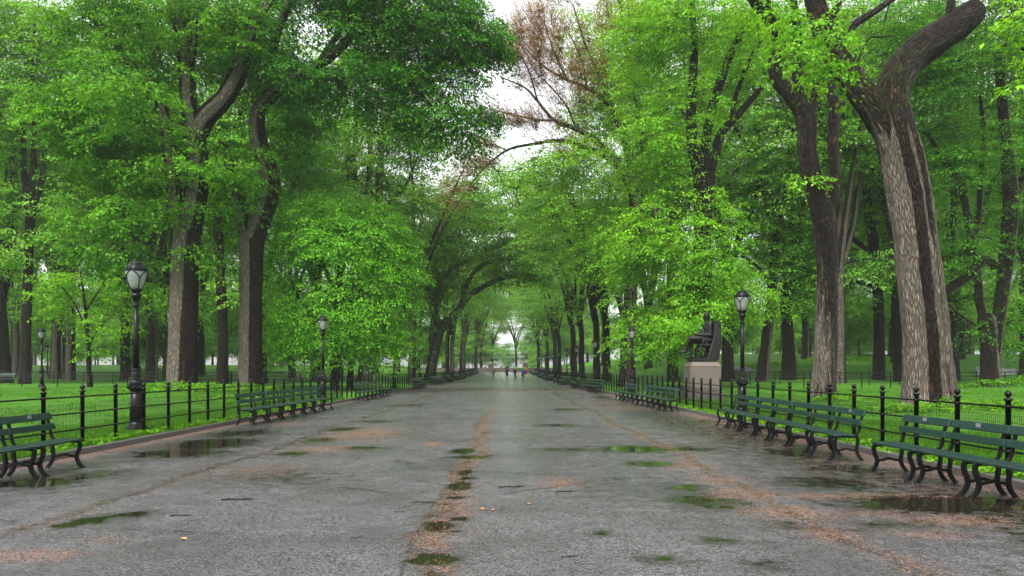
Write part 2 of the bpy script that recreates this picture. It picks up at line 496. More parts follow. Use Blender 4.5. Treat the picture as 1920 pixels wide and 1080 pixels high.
pv = link_mesh("pavement", grid_mesh("pavement", np.linspace(KL, KR, 190), ys, lambda X, Y: mall_z(Y) + 0 * X,
               {'wet': wet_f, 'lit': lit_f, 'coarse': lambda X, Y: 0 * X}), M['asphalt'])
tag(pv, kind='structure')
for nm, x0, x1 in (("plaza", KL - 40, KL), ("plaza", KR, KR + 40)):
    o = link_mesh(nm, grid_mesh(nm, np.linspace(x0, x1, 30), np.linspace(205, 246, 20), lambda X, Y: mall_z(Y) + .13 + 0 * X,
                  {'wet': lambda X, Y: 0 * X, 'lit': lambda X, Y: .2 + 0 * X, 'coarse': lambda X, Y: 0 * X}), M['asphalt'])
    tag(o, kind='structure')
xs = np.unique(np.concatenate([np.linspace(-420, -60, 19), np.linspace(-60, KL - .3, 80), [KL - .13, KL - .10, KR + .10, KR + .13], np.linspace(KR + .3, 60, 80), np.linspace(60, 420, 19)]))
yl = np.concatenate([np.linspace(-60, 0, 7), np.linspace(1, 60, 90), np.linspace(62, 250, 90), np.linspace(260, 800, 12)])
def lawn_surf(X, Y):
    z = lawn_z(X, Y)
    inside = (X > KL - .12) & (X < KR + .12) & (Y < 246.5)
    z = np.where(inside, mall_z(Y) - .25, z)
    pl = (X > KL - 40) & (X < KR + 40) & (Y > 206) & (Y < 246)
    return np.where(pl, np.minimum(z, mall_z(Y) - .05), z)
FEET = [(13.7, 26, 1.5), (13.4, 34, 1.2), (-18.7, 46, 1.8), (-15.4, 48, 1.5), (33.3, 55, 1.4), (12.7, 52, 1.3), (-11.2, 52, 1.2), (9.9, 64, 1.2), (9.3, 38, 1.5)]
def soil_f(X, Y):
    o = .18 * np.sin(X * .7 + 2 * np.sin(Y * .3)) * np.sin(Y * .5)
    o = np.maximum(o, .42 * np.exp(-((X - KL + .1) / .25) ** 2)); o = np.maximum(o, .62 * np.exp(-((X - KR - .2) / .3) ** 2))
    for x, y, r in FEET: o = np.maximum(o, 1.05 * np.exp(-(((X - x) ** 2 + (Y - y) ** 2) / r ** 2) * .8))
    return o
lawn = link_mesh("lawn", grid_mesh("lawn", xs, yl, lawn_surf, {'soil': soil_f}), M['lawn'])
tag(lawn, kind='structure')
for x0, x1 in ((KL - .16, KL), (KR, KR + .16)):
    b = MB(); yy = np.concatenate([np.arange(2, 60, 1.5), np.arange(60, 206, 6)])
    pts = []
    for y in yy:
        z = float(mall_z(y)); w = .012 * math.sin(y * 1.7)
        pts += [(x0 + w, y, z - .2), (x1 + w, y, z - .2), (x1 + w, y, z + .085), (x1 - .02 * np.sign(x1) * 0 + w, y, z + .10), (x0 + w, y, z + .10)]
    n = 5
    b.add(pts, [(i*n+k, i*n+(k+1) % n, (i+1)*n+(k+1) % n, (i+1)*n+k) for i in range(len(yy)-1) for k in range(n)])
    tag(b.build("kerb", M['kerb']), kind='structure')

# ------------------------------------------------------------------ leaves and trees
def unit(a): return a / np.maximum(np.linalg.norm(a, axis=-1, keepdims=True), 1e-9)
LIME = ((.095, .28, .012), (.215, .47, .022))
MID = ((.036, .140, .012), (.135, .36, .018))
DEEP = ((.026, .120, .012), (.075, .26, .014))
HAZ = ((.11, .30, .030), (.24, .48, .06))  # paler greens: haze and brightness of distant crowns put into the leaf colour
BUD = ((.27, .150, .080), (.43, .27, .150))

def spray_leaves(C, D, k, rng, size, span, cols, colmix, droop=.5, wide=.42):
    """C cluster centres (m,3), D spray directions (m,3): k leaves each along a drooping fan"""
    m = len(C)
    up = np.array([0, 0, 1.0])
    D = unit(D); S = unit(np.cross(D, up) + 1e-6); U = np.cross(S, D)
    a = rng.uniform(-.1, 1.0, (m, k)); b = rng.normal(0, wide, (m, k)) * (1.15 - .75 * np.clip(a, 0, 1))
    L = span * rng.uniform(.75, 1.3, (m, 1))
    P = C[:, None] + D[:, None] * (a * L)[..., None] + S[:, None] * (b * L)[..., None] \
        + up * (-(droop * (a ** 2 * .75 + b ** 2 * .9)) * L)[..., None] + rng.normal(0, .05, (m, k, 3)) * span
    sg = np.sign(b + rng.normal(0, .08, b.shape))[..., None]
    ld = unit(D[:, None] * .55 + S[:, None] * sg * .75 + rng.normal(0, .35, (m, k, 3)) + up * (-.30 - droop * .55 * np.clip(a, 0, 1))[..., None])
    nr = up + rng.normal(0, .30, (m, k, 3)) + D[:, None] * (.35 * np.clip(a, 0, 1))[..., None]
    nr = unit(nr - ld * np.sum(nr * ld, -1, keepdims=True))
    sd_ = np.cross(ld, nr)
    sz = (size * rng.uniform(.65, 1.25, (m, k)))[..., None]
    v0 = P; v2 = P + ld * sz - nr * sz * .10
    mid = P + ld * sz * .45 - nr * sz * .02
    v1 = mid + sd_ * sz * .29 + nr * sz * .06; v3 = mid - sd_ * sz * .29 + nr * sz * .06
    V = np.stack([v0, v1, v2, v3], 2).reshape(-1, 3)
    n = m * k
    Fc = np.arange(n * 4).reshape(n, 4)
    q = np.clip(colmix[:, None] + rng.normal(0, .22, (m, k)), 0, 1).reshape(n, 1)
    A, B = np.array(cols[0]), np.array(cols[1])
    c = (A * (1 - q) + B * q) * rng.uniform(.8, 1.2, (n, 1))
    return V, Fc, np.concatenate([c, np.ones((n, 1))], 1)

class Skel:
    def __init__(s): s.p = []; s.par = []; s.r = []; s.spec = []
    def path(s, pts, rad, parent=None, snap=True):
        pts = [np.array(p, float) for p in pts]
        if parent is None and s.p and snap:
            parent = int(np.argmin(np.linalg.norm(np.array(s.p) - pts[0], axis=1)))
        P = smooth_path(pts, 6)
        rr = np.interp(np.linspace(0, len(pts) - 1, len(P)), range(len(pts)), rad)
        last = -1 if parent is None else parent
        prev = None
        for i, (q, r) in enumerate(zip(P, rr)):
            q = np.array(q)
            if prev is not None and np.linalg.norm(q - prev) < max(.12, .25 * r) and i < len(P) - 1: continue
            if i == 0 and parent is not None: 
                prev = q
                if np.linalg.norm(q - s.p[parent]) < .05: continue
            s.p.append(q); s.par.append(last); s.r.append(r); s.spec.append(r); last = len(s.p) - 1; prev = q
    def connect(s, cells, rng, tip=.016, rise=.35, sag=.12, minz=-9):
        P = np.array(s.p)
        d0 = np.array([np.min(np.linalg.norm(P - c, axis=1)) for c in cells])
        buf = np.zeros((len(P) + len(cells) * 14, 3)); n = len(P); buf[:n] = P
        okz = np.zeros(len(buf), bool); okz[:n] = P[:, 2] > minz
        for ci in np.argsort(d0):
            c = cells[ci]
            df = c - buf[:n]
            dist = np.linalg.norm(df, axis=1) + rise * np.maximum(0, -df[:, 2]) + 50 * ~okz[:n]
            j = int(np.argmin(dist)); a = buf[j]; D = np.linalg.norm(c - a)
            m = int(min(9, max(2, math.ceil(D / .8))))
            ctrl = (a + c) / 2 + np.array([0, 0, sag * D]) + rng.normal(0, .07, 3) * D
            last = j
            for t in np.linspace(0, 1, m + 1)[1:]:
                q = a * (1-t)**2 + ctrl * 2*t*(1-t) + c * t*t + rng.normal(0, .02, 3) * D * (t < 1)
                s.p.append(q); s.par.append(last); s.r.append(0); s.spec.append(0)
                last = len(s.p) - 1; buf[n] = q; okz[n] = True; n += 1
        e = 2.45; acc = np.zeros(len(s.p))
        for i in range(len(s.p) - 1, -1, -1):
            if acc[i] == 0: acc[i] = tip ** e
            if s.spec[i] == 0: s.r[i] = acc[i] ** (1 / e)
            j = s.par[i]
            if j >= 0: acc[j] += acc[i]
    def mesh(s, name, rng, flare=.5, flare_h=.55, buttress=6, dryfn=None, mossfn=None, bark_amp=.05, cap_end=True):
        n = len(s.p); kids = [[] for _ in range(n)]
        for i, j in enumerate(s.par):
            if j >= 0: kids[j].append(i)
        chains = []
        stack = [[i] for i in range(n) if s.par[i] < 0]
        while stack:
            ch = stack.pop()
            while kids[ch[-1]]:
                ks = sorted(kids[ch[-1]], key=lambda k: -s.r[k])
                for k in ks[1:]: stack.append([ch[-1], k])
                if len(ch) > 1 or s.par[ch[0]] < 0 or True:
                    ch.append(ks[0])
            if len(ch) > 1: chains.append(ch)
        V, FQ, FT, DRY, BK, MOSS = [], [], [], [], [], []
        base = 0; z0 = s.p[0][2]; ph = rng.uniform(0, 6)
        for ch in chains:
            pts = np.array([s.p[i] for i in ch]); rr = np.array([s.r[i] for i in ch])
            root_chain = s.par[ch[0]] < 0
            if not root_chain: rr[0] = min(rr[0], rr[1] * 1.15)
            R0 = rr.max()
            k = 40 if R0 > .4 else 26 if R0 > .22 else 12 if R0 > .1 else 6 if R0 > .03 else 4
            if root_chain and k > 20:      # finer rings near the ground for the flare
                seg = np.linalg.norm(np.diff(pts, axis=0), axis=1); cum = np.concatenate([[0], np.cumsum(seg)])
                tt = np.unique(np.concatenate([np.linspace(0, min(2.5, cum[-1]), 14), cum[cum > 2.5]]))
                pts = np.stack([np.interp(tt, cum, pts[:, j]) for j in range(3)], 1); rr = np.interp(tt, cum, rr)
            m = len(pts)
            tan = unit(np.gradient(pts, axis=0))
            u = np.cross(tan[0], [0.3, 1, 0.1]); u /= np.linalg.norm(u)
            if root_chain: u = np.array([1.0, 0, 0])
            seg = np.concatenate([[0], np.cumsum(np.linalg.norm(np.diff(pts, axis=0), axis=1))])
            an = np.linspace(0, 2 * PI, k, endpoint=False)
            off = rng.uniform(0, 50)
            for i in range(m):
                t = tan[i]; u = u - t * np.dot(u, t); u /= np.linalg.norm(u); w = np.cross(t, u)
                dirs = np.cos(an)[:, None] * u + np.sin(an)[:, None] * w
                az = np.arctan2(dirs[:, 0], -dirs[:, 1])
                r = np.full(k, rr[i])
                if k > 10:
                    l = seg[i]
                    r = r * (1 + bark_amp * (np.sin(3 * az + ph + l * .35) * .7 + np.sin(7 * az - ph + l * .2) * .5 + .5 * np.sin(11 * az + 2 * ph)) + .05 * np.sin(l * 1.1 + ph) * np.sin(2 * az + l) + .03 * np.sin(5 * az + 1.7 * l) * np.sin(l * 2.3 + ph) + .02 * np.sin(9 * az - 2.6 * l))
                    if root_chain:
                        hh = max(0.0, pts[i][2] - z0)
                        r = r * (1 + flare * np.exp(-hh / flare_h) * (.65 + .35 * np.cos(buttress * az + ph)) + .03 * np.exp(-hh / 2.2))
                ring = pts[i] + dirs * r[:, None]
                V.append(ring)
                if dryfn: DRY.append(dryfn(az, pts[i], rr[i]))
                else: DRY.append(np.full(k, .12) + .25 * np.sin(2 * az + off) * (k > 10))
                MOSS.append(np.full(k, mossfn(pts[i])) if mossfn else np.full(k, .15))
                BK.append(np.stack([np.cos(an) * max(rr[i], .03) + off, np.sin(an) * max(rr[i], .03), np.full(k, seg[i])], 1))
            ii = np.arange(m - 1)[:, None] * k + np.arange(k)[None] + base
            jj = np.arange(m - 1)[:, None] * k + (np.arange(k)[None] + 1) % k + base
            FQ.append(np.stack([ii, jj, jj + k, ii + k], -1).reshape(-1, 4))
            if cap_end:
                e0 = base + (m - 1) * k; c = base + m * k
                V.append(pts[-1:] + tan[-1:] * rr[-1] * .25); DRY.append(np.array([.5])); MOSS.append(np.array([0.])); BK.append(np.array([[off, 0, seg[-1]]]))
                q = np.arange(k)
                FT.append(np.stack([e0 + q, e0 + (q + 1) % k, np.full(k, c)], 1))
                base += 1
            base += m * k
        V = np.concatenate(V)
        return V, [np.concatenate(FQ)] + ([np.concatenate(FT)] if FT else []), np.concatenate(DRY), np.concatenate(BK), np.concatenate(MOSS)

def trunk_mesh(name, data, org, extra=None):
    V, FL, DRY, BK, MOSS = data
    if extra is not None and len(extra[0]):
        tv, tf = extra; b = len(V)
        V = np.concatenate([V, tv]); FL = FL + [tf + b]
        z = np.zeros(len(tv)); DRY = np.concatenate([DRY, z + .1]); BK = np.concatenate([BK, tv]); MOSS = np.concatenate([MOSS, z])
    me = np_mesh(name, V - np.array(org), FL, {'dry': ('FLOAT', 'POINT', DRY), 'bk': ('FLOAT_VECTOR', 'POINT', BK), 'moss': ('FLOAT', 'POINT', MOSS)}, True)
    me.materials.append(M['bark'])
    return me

def twigs(A, B, rad):
    """thin three-sided twigs from A to B"""
    n = len(A)
    if n == 0: return np.zeros((0, 3)), np.zeros((0, 4), int)
    D = unit(B - A); S = unit(np.cross(D, [0.1, .2, 1.0])); U = np.cross(S, D)
    an = np.array([0, 2.1, 4.2])
    off = np.cos(an)[None, :, None] * S[:, None] + np.sin(an)[None, :, None] * U[:, None]
    V = np.concatenate([A[:, None] + off * rad, B[:, None] + off * rad * .4], 1).reshape(-1, 3)
    b = np.arange(n)[:, None] * 6
    Fq = np.stack([np.concatenate([b + k, b + (k + 1) % 3, b + (k + 1) % 3 + 3, b + k + 3], 1) for k in range(3)], 1).reshape(-1, 4)
    return V, Fq

def blob_clusters(blobs, rng, dens, gap=.25, freq=.55):
    """blobs (centre, radii, weight) -> cluster centres and outward directions"""
    C, D = [], []
    for c, rad, w in blobs:
        c = np.array(c); rad = np.array(rad)
        n = int(dens * w * PI * rad[0] * rad[2])
        if n < 1: continue
        q = unit(rng.normal(0, 1, (n * 2, 3))) * (rng.uniform(0, 1, (n * 2, 1)) ** .42)
        p = c + q * rad
        g = np.sin(p[:, 0] * freq + 1.7 * np.sin(p[:, 2] * freq * .9)) + np.sin(p[:, 1] * freq * 1.2 + c[0]) + np.sin(p[:, 2] * freq * 1.6 + 2 + p[:, 0] * freq * .6)
        keep = g > (gap - .5) * 2.2 - rng.uniform(0, .9, len(g))
        p = p[keep][:n]; q = q[keep][:n]
        d = q * [1, 1, .35] + rng.normal(0, .4, q.shape) * [1, 1, .3]
        C.append(p); D.append(d)
    return np.concatenate(C), np.concatenate(D)

def cells_of(C, size):
    key = np.floor(C / size).astype(int)
    _, inv = np.unique(key, axis=0, return_inverse=True)
    inv = inv.ravel(); n = inv.max() + 1
    cnt = np.bincount(inv, minlength=n)
    return np.stack([np.bincount(inv, C[:, j], n) / cnt for j in range(3)], 1), inv

def build_tree(name, label, org, paths, blobs, seed, leaf=.17, k=34, span=1.1, dens=9, cols=MID, gap=.3, cell=1.9, tip=.015,
               droop=.5, bias=.45, extra_leaf=(), group=None, dryfn=None, mossfn=None, flare=.5, flare_h=.55, buttress=6, minz=-9, rise=.35, bark_amp=.05,
               wild=.18, flat=.50, clump=.86, link=True, cat='tree', sag=.12):
    """paths: [(points, radii)], first is the trunk; blobs of foliage hung on branches grown from the limbs"""
    rng = np.random.default_rng(seed)
    sk = Skel()
    for pts, rad in paths: sk.path(pts, rad)
    LV, LF, LC, TA, TB = [], [], [], [], []
    nb = 0
    groups = ([(blobs, dens, cols, leaf, k, span, bias)] if blobs else []) + list(extra_leaf)
    allC = []
    for bl, dn, co, lf, kk, sp, bi in groups:
        C, D = blob_clusters(bl, rng, dn, gap)
        allC.append((C, D, co, lf, kk, sp, bi))
    CC = np.concatenate([a[0] for a in allC])
    cen, inv = cells_of(CC, cell)
    sk.connect(cen, rng, tip, minz=minz, rise=rise, sag=sag)
    ax = np.array(paths[0][0][-1])
    padc = rng.normal(0, .30, len(cen))
    o = 0
    for C, D, co, lf, kk, sp, bi in allC:
        pi_ = inv[o:o + len(C)]; par = cen[pi_]; o += len(C)
        dl = C - par
        C = par + dl * [clump, clump, flat]; C[:, 2] -= .14 * (dl[:, 0] ** 2 + dl[:, 1] ** 2)
        out = unit((C - par) * [1, 1, .4] + 1e-4) * .9 + unit((C - ax) * [1, 1, 0.1] + 1e-4) * .6
        D = D + out
        bare = co is BUD             # budding twigs: long bare shoots with the buds set close along them
        if bare: D = unit(unit(C - np.array(W(1200, 420, 64))) * 1.5 + rng.normal(0, .45, C.shape))
        TA.append(par + rng.normal(0, .05, par.shape)); TB.append(C + unit(D) * sp * (0.02 if bare else .35))
        if bare:
            TA.append(C); TB.append(C + unit(D) * sp * 1.05)
        V, Fc, col = spray_leaves(C, D, kk, rng, lf, sp, co, np.clip(rng.normal(bi, wild, len(C)) + padc[pi_], 0, 1), .05 if bare else droop, .07 if bare else .42)
        LV.append(V); LF.append(Fc + nb); LC.append(col); nb += len(V)
    tw = twigs(np.concatenate(TA), np.concatenate(TB), tip * .8)
    data = sk.mesh(name, rng, flare, flare_h, buttress, dryfn, mossfn, bark_amp)
    tm = trunk_mesh("trunk", data, org, tw)
    cm = np_mesh("crown", np.concatenate(LV) - np.array(org), np.concatenate(LF), {'col': ('FLOAT_COLOR', 'FACE', np.concatenate(LC))})
    cm.materials.append(M['leaf'])
    if not link: return tm, cm
    t = thing(name, label, cat, org, 0, group)
    link_mesh("trunk", tm, None, t); link_mesh("crown", cm, None, t)
    return t

def pxp(pts, d, radpx):
    """limb traced in photo pixels at distance d (or per-point distances) -> world points and radii"""
    P, Rr = [], []
    for i, q in enumerate(pts):
        dd = q[2] if len(q) > 2 else d
        P.append(W(q[0], q[1], dd))
        r = radpx[i] if hasattr(radpx, '__len__') else radpx
        Rr.append(r * dd / F)
    return P, Rr
def pxb(bl, d, dr):
    """foliage masses: (cx, cy, rx, ry[, weight[, distance]]) in photo pixels -> world ellipsoids"""
    o = []
    for q in bl:
        dd = q[5] if len(q) > 5 else d
        rx, rz = q[2] * dd / F, q[3] * dd / F
        o.append((W(q[0], q[1], dd), (rx, min(dr, max(rx, rz) * 1.1), rz), q[4] if len(q) > 4 else 1.0))
    return o
def grounded(path, extra=.35):
    """push the foot of a trunk into the lawn"""
    P, Rr = path
    x, y, _ = P[0]
    z = gz(x, y)
    P = list(P); P[0] = (x, y, z - extra)
    return (P, Rr), (x, y, z)
def strips(*S):
    """pale dry bark on sectors of the trunk: (azimuth deg from camera side, half width, twist per metre, strength)"""
    def fn(az, p, r):
        o = np.full(len(az), .08)
        for a0, w, tw, st in S:
            d = np.abs((az - R(a0) - R(tw) * p[2] + PI) % (2 * PI) - PI)
            o = np.maximum(o, st * (1 - sstep(R(w) * .75, R(w) * 1.15, d)))
        return o
    return fn

def elm_dry(az, p, r):
    o = strips((-66, 44, 0, .92), (58, 34, 0, .85), (17, 8, -1.2, .8))(az, p, r)
    o = np.minimum(o, 1 - .95 * np.exp(-((az + .12 + .02 * p[2]) / .22) ** 2)) - .25 * np.exp(-((az - .72) / .10) ** 2)
    return o * (1 - .72 * sstep(7.5, 10.5, p[2])) + .16 * sstep(8, 11, p[2]) * (.5 + .5 * np.sin(3 * az + p[2]))
# ------------------------------------------------------------------ the big trees traced from the photograph
def hero(name, label, paths, blobs, d, dr, seed, group=None, **kw):
    first, org = grounded(paths[0])
    return build_tree(name, label, org, [first] + paths[1:], pxb(blobs, d, dr), seed, group=group, **kw)

# twin-stemmed elm on the left
d = 46
hero("elm_tree", "big twin stemmed elm with a pale bark strip behind the nearest left lamp post",
     [pxp([(340, 737), (341, 640), (343, 540), (346, 470), (349, 430)], d, [28, 27, 26, 27, 28]),
      pxp([(346, 455), (332, 415), (326, 350), (316, 270), (300, 190), (268, 140), (235, 112), (200, 62), (172, 30)], d, [18, 16, 14, 12, 11, 10, 9, 8, 6]),
      pxp([(352, 440), (364, 380), (369, 310), (364, 250)], d, [24, 22, 20, 20]),
      pxp([(366, 262), (384, 222), (418, 186), (440, 150), (456, 105), (470, 55), (492, 15), (520, -25)], [46, 46, 45, 44, 43, 42, 41, 40][0], [20, 19, 17, 17, 15, 13, 12, 10]),
      pxp([(364, 255), (352, 190), (350, 140), (341, 70), (326, 5), (318, -40)], d, [17, 16, 15, 13, 11, 9]),
      pxp([(350, 150), (362, 90), (366, 30)], d, [9, 7, 5])],
     [(200, 70, 130, 110), (330, 50, 140, 90), (150, 220, 80, 90), (270, 240, 120, 100), (190, 350, 90, 80), (280, 390, 90, 70), (180, 450, 70, 65, .8),
      (420, 290, 80, 70, .8), (440, 50, 110, 80), (370, 480, 60, 40, .5), (110, 130, 60, 100), (250, 510, 70, 35, .5), (400, 370, 60, 60, .6), (330, 310, 70, 60, .25, 41), (250, 150, 100, 80, .55, 40)],
     d, 6.5, 11, leaf=.215, k=36, span=1.15, dens=8.0, cell=2.3, cols=MID, bias=.55, gap=.36, dryfn=strips((-20, 30, 2, 1.0)), mossfn=lambda p: .25)
# second elm on the left
d = 48
hero("elm_tree", "tall elm with grey furrowed trunk, second big trunk from the left lamp post",
     [pxp([(470, 728), (470, 640), (471, 560), (472, 490), (472, 450)], d, [21.5, 20.5, 20, 21, 23]),
      pxp([(472, 470), (458, 410), (446, 360), (430, 310), (416, 255)], d, [15, 13, 11, 9, 7]),
      pxp([(474, 455), (490, 410), (502, 375), (506, 335), (492, 290), (482, 240), (486, 200)], d, [19, 18, 19, 18, 15, 14, 13]),
      pxp([(486, 205), (520, 170), (568, 137), (600, 120), (632, 96), (665, 66), (705, 52), (760, 52), (830, 80), (880, 130)], d, [12, 11, 10, 9.5, 9, 7, 6, 4.5, 3.5, 2]),
      pxp([(600, 122), (612, 96), (650, 40), (690, -20)], d, [6, 6, 5, 4]),
      pxp([(484, 215), (500, 140), (520, 60), (560, -30)], d, [10, 9, 8, 6]),
      pxp([(570, 140), (640, 150), (740, 150), (800, 190), (830, 250)], d, [6, 5, 4, 3, 2])],
     [(530, 110, 120, 110), (640, 30, 130, 90), (760, 50, 130, 100), (860, 70, 80, 90), (690, 170, 120, 60, .8), (810, 160, 90, 90), (850, 230, 50, 60, .8), (760, 215, 60, 60, .5),
      (520, 250, 60, 55), (480, 330, 50, 40, .4), (480, 405, 60, 30, .5), (900, 10, 45, 45), (890, 150, 40, 80), (600, -20, 150, 50), (770, -30, 150, 50), (915, 70, 36, 60), (905, 190, 24, 50, .8)],
     d, 6, 12, leaf=.21, k=36, span=1.1, dens=9.5, cell=2.2, cols=DEEP, bias=.55, gap=.26, droop=.75, dryfn=strips((-38, 48, 0, 1.0)), mossfn=lambda p: .2)
# round bushy tree on the left
d = 52
hero("linden_tree", "round bushy bright green linden with a short trunk beyond the second left lamp",
     [pxp([(627, 735), (627, 650), (630, 600), (637, 520), (640, 430)], d, [8, 7, 6.5, 5, 3]),
      pxp([(627, 655), (600, 610), (560, 560), (540, 500)], d, [4, 3.5, 3, 2]), pxp([(629, 620), (670, 560), (700, 490), (710, 440)], d, [4, 3.5, 3, 2]),
      pxp([(634, 560), (600, 480), (590, 420)], d, [3.5, 3, 2]), pxp([(629, 640), (680, 610), (730, 570)], d, [3.5, 3, 2])],
     [(640, 460, 140, 95), (595, 420, 85, 60), (700, 455, 85, 70), (555, 510, 65, 80), (650, 590, 150, 75), (745, 530, 50, 80), (590, 640, 85, 50, .9), (720, 645, 70, 40, .8), (640, 400, 60, 36), (520, 600, 40, 60, .6)],
     d, 5.2, 13, leaf=.165, k=34, span=.95, dens=14, cols=((.085, .29, .016), (.215, .54, .034)), bias=.5, gap=.22, droop=.7, flare=.3, tip=.011, cell=1.25, flat=.8)
hero("slender_tree", "slim dark trunked young tree standing just right of the bushy linden",
     [pxp([(658, 730), (657, 660), (655, 600), (660, 540)], 56, [6, 5, 4, 2])],
     [(670, 560, 60, 60, .8), (700, 620, 50, 40, .8)], 56, 3, 14, leaf=.18, k=30, dens=9, cols=MID, flare=.3, tip=.011)
# slim young tree at far left
d = 54
hero("young_tree", "slim young tree with airy lime green leaves in front of the left rear fence",
     [pxp([(168, 730), (165, 660), (162, 600), (156, 545), (150, 505)], d, [4.5, 4, 3.4, 2.4, 1.2]), pxp([(163, 620), (140, 570), (110, 530)], d, [2, 1.6, 1]), pxp([(165, 650), (190, 610), (215, 590)], d, [1.8, 1.4, 1]),
      pxp([(160, 585), (185, 545), (200, 520)], d, [1.8, 1.4, 1])],
     [(140, 545, 85, 42, .8), (205, 590, 50, 40, .7), (105, 520, 40, 28), (190, 640, 50, 30, .45), (140, 590, 50, 30, .6), (230, 560, 30, 50, .6), (90, 560, 26, 20, .5)],
     d, 2.8, 15, leaf=.19, k=26, span=.9, dens=8, cols=LIME, bias=.5, gap=.35, flare=.3, tip=.010, cell=1.2)
# multi-stem tall tree behind on the left
d = 82
hero("elm_tree", "tall slender elm with a bundle of straight upright stems rising above the bushy linden",
     [pxp([(684, 712), (684, 600), (684, 500), (686, 440)], d, [13, 11, 11, 12]),
      pxp([(684, 460), (664, 390), (655, 320), (650, 240), (640, 160)], d, [8, 7, 6, 5, 4]), pxp([(685, 455), (690, 370), (694, 290), (690, 200), (694, 120)], d, [7, 6, 5, 4.5, 3]),
      pxp([(686, 450), (708, 390), (712, 320), (716, 260), (735, 180)], d, [8, 7.5, 7, 6, 4]), pxp([(684, 470), (672, 380), (664, 300), (672, 200)], d, [6, 5, 4, 3]),
      pxp([(700, 410), (735, 380), (765, 340), (780, 300)], d, [4, 3.5, 3, 2])],
     [(690, 230, 70, 60, .6), (620, 250, 60, 60, .6), (750, 290, 70, 60, .8), (680, 130, 90, 70, .8), (600, 330, 60, 60, .8), (760, 380, 60, 50, .9), (560, 300, 50, 70, .8), (700, 340, 50, 40, .4), (790, 200, 60, 80, .6)],
     d, 6, 16, leaf=.26, k=30, span=1.3, dens=5.5, cols=HAZ, bias=.6, gap=.35, dryfn=strips((40, 50, 0, .8)))
# arching pair over the far part of the walk
d = 104
hero("elm_tree", "elm leaning out over the walk with long horizontal boughs, left side in mid distance",
     [pxp([(806, 706), (812, 670), (824, 625), (845, 595), (864, 578)], d, [11, 9, 8, 7, 6.5]),
      pxp([(862, 580), (880, 556), (912, 534), (950, 520), (990, 514), (1035, 520)], d, [6, 5, 4.5, 4, 3, 2]),
      pxp([(826, 622), (816, 570), (830, 520), (870, 490), (930, 462)], d, [6, 5.5, 5, 4, 2.5]), pxp([(820, 600), (800, 550), (795, 480), (820, 410)], d, [6, 5, 4, 3]),
      pxp([(866, 576), (872, 540), (900, 500), (960, 480), (1010, 470)], d, [4.5, 4, 3.5, 3, 2])],
     [(830, 440, 70, 60), (900, 430, 90, 60), (970, 470, 80, 45), (850, 520, 60, 40, .7), (930, 520, 60, 22, .6), (1000, 515, 50, 22, .7), (780, 490, 60, 70), (900, 370, 90, 60), (800, 590, 40, 36, .6), (760, 590, 40, 50, .7)],
     d, 7, 17, leaf=.30, k=30, span=1.5, dens=5.0, cols=MID, bias=.55, gap=.30, dryfn=strips((20, 50, 0, .8)))
# leafy dark-trunk tree behind the statue
d = 52
hero("elm_tree", "leafy elm with black forked limbs and leafy trunk right behind the seated statue",
     [pxp([(1316, 735), (1316, 600), (1316, 470), (1318, 380), (1320, 330)], d, [20, 17, 16, 17, 20]),
      pxp([(1318, 350), (1302, 290), (1296, 230), (1298, 170), (1302, 90), (1297, 10), (1300, -40)], d, [12, 11, 10, 9, 7, 6, 5]),
      pxp([(1320, 345), (1322, 280), (1332, 220), (1352, 150), (1378, 85), (1412, 25), (1440, -25)], d, [11, 9, 9, 8, 7, 6, 5]),
      pxp([(1322, 340), (1338, 300), (1352, 252), (1374, 226), (1404, 192), (1432, 160)], d, [11, 10, 9, 7, 6, 4]),
      pxp([(1372, 230), (1380, 180), (1402, 120), (1436, 60)], d, [6, 5, 4.5, 3])],
     [(1230, 110, 80, 110, .8), (1330, 50, 110, 80, .9), (1215, 290, 75, 85, .9), (1285, 210, 70, 90, .5), (1390, 120, 60, 90, .5), (1280, 420, 110, 80, .9), (1230, 530, 90, 85), (1330, 545, 110, 75),
      (1195, 630, 50, 45, .9), (1260, 640, 65, 40), (1375, 610, 36, 40, .7), (1250, 30, 80, 70, .7), (1330, 480, 60, 70, .6, 49), (1290, 580, 70, 50, .8, 48), (1180, 450, 50, 60, .8)],
     d, 5.5, 18, leaf=.195, k=34, span=1.05, dens=8.5, cell=1.9, flat=.85, cols=LIME, bias=.42, gap=.30, droop=.55, dryfn=strips((0, 10, 0, .2)), flare=.35)
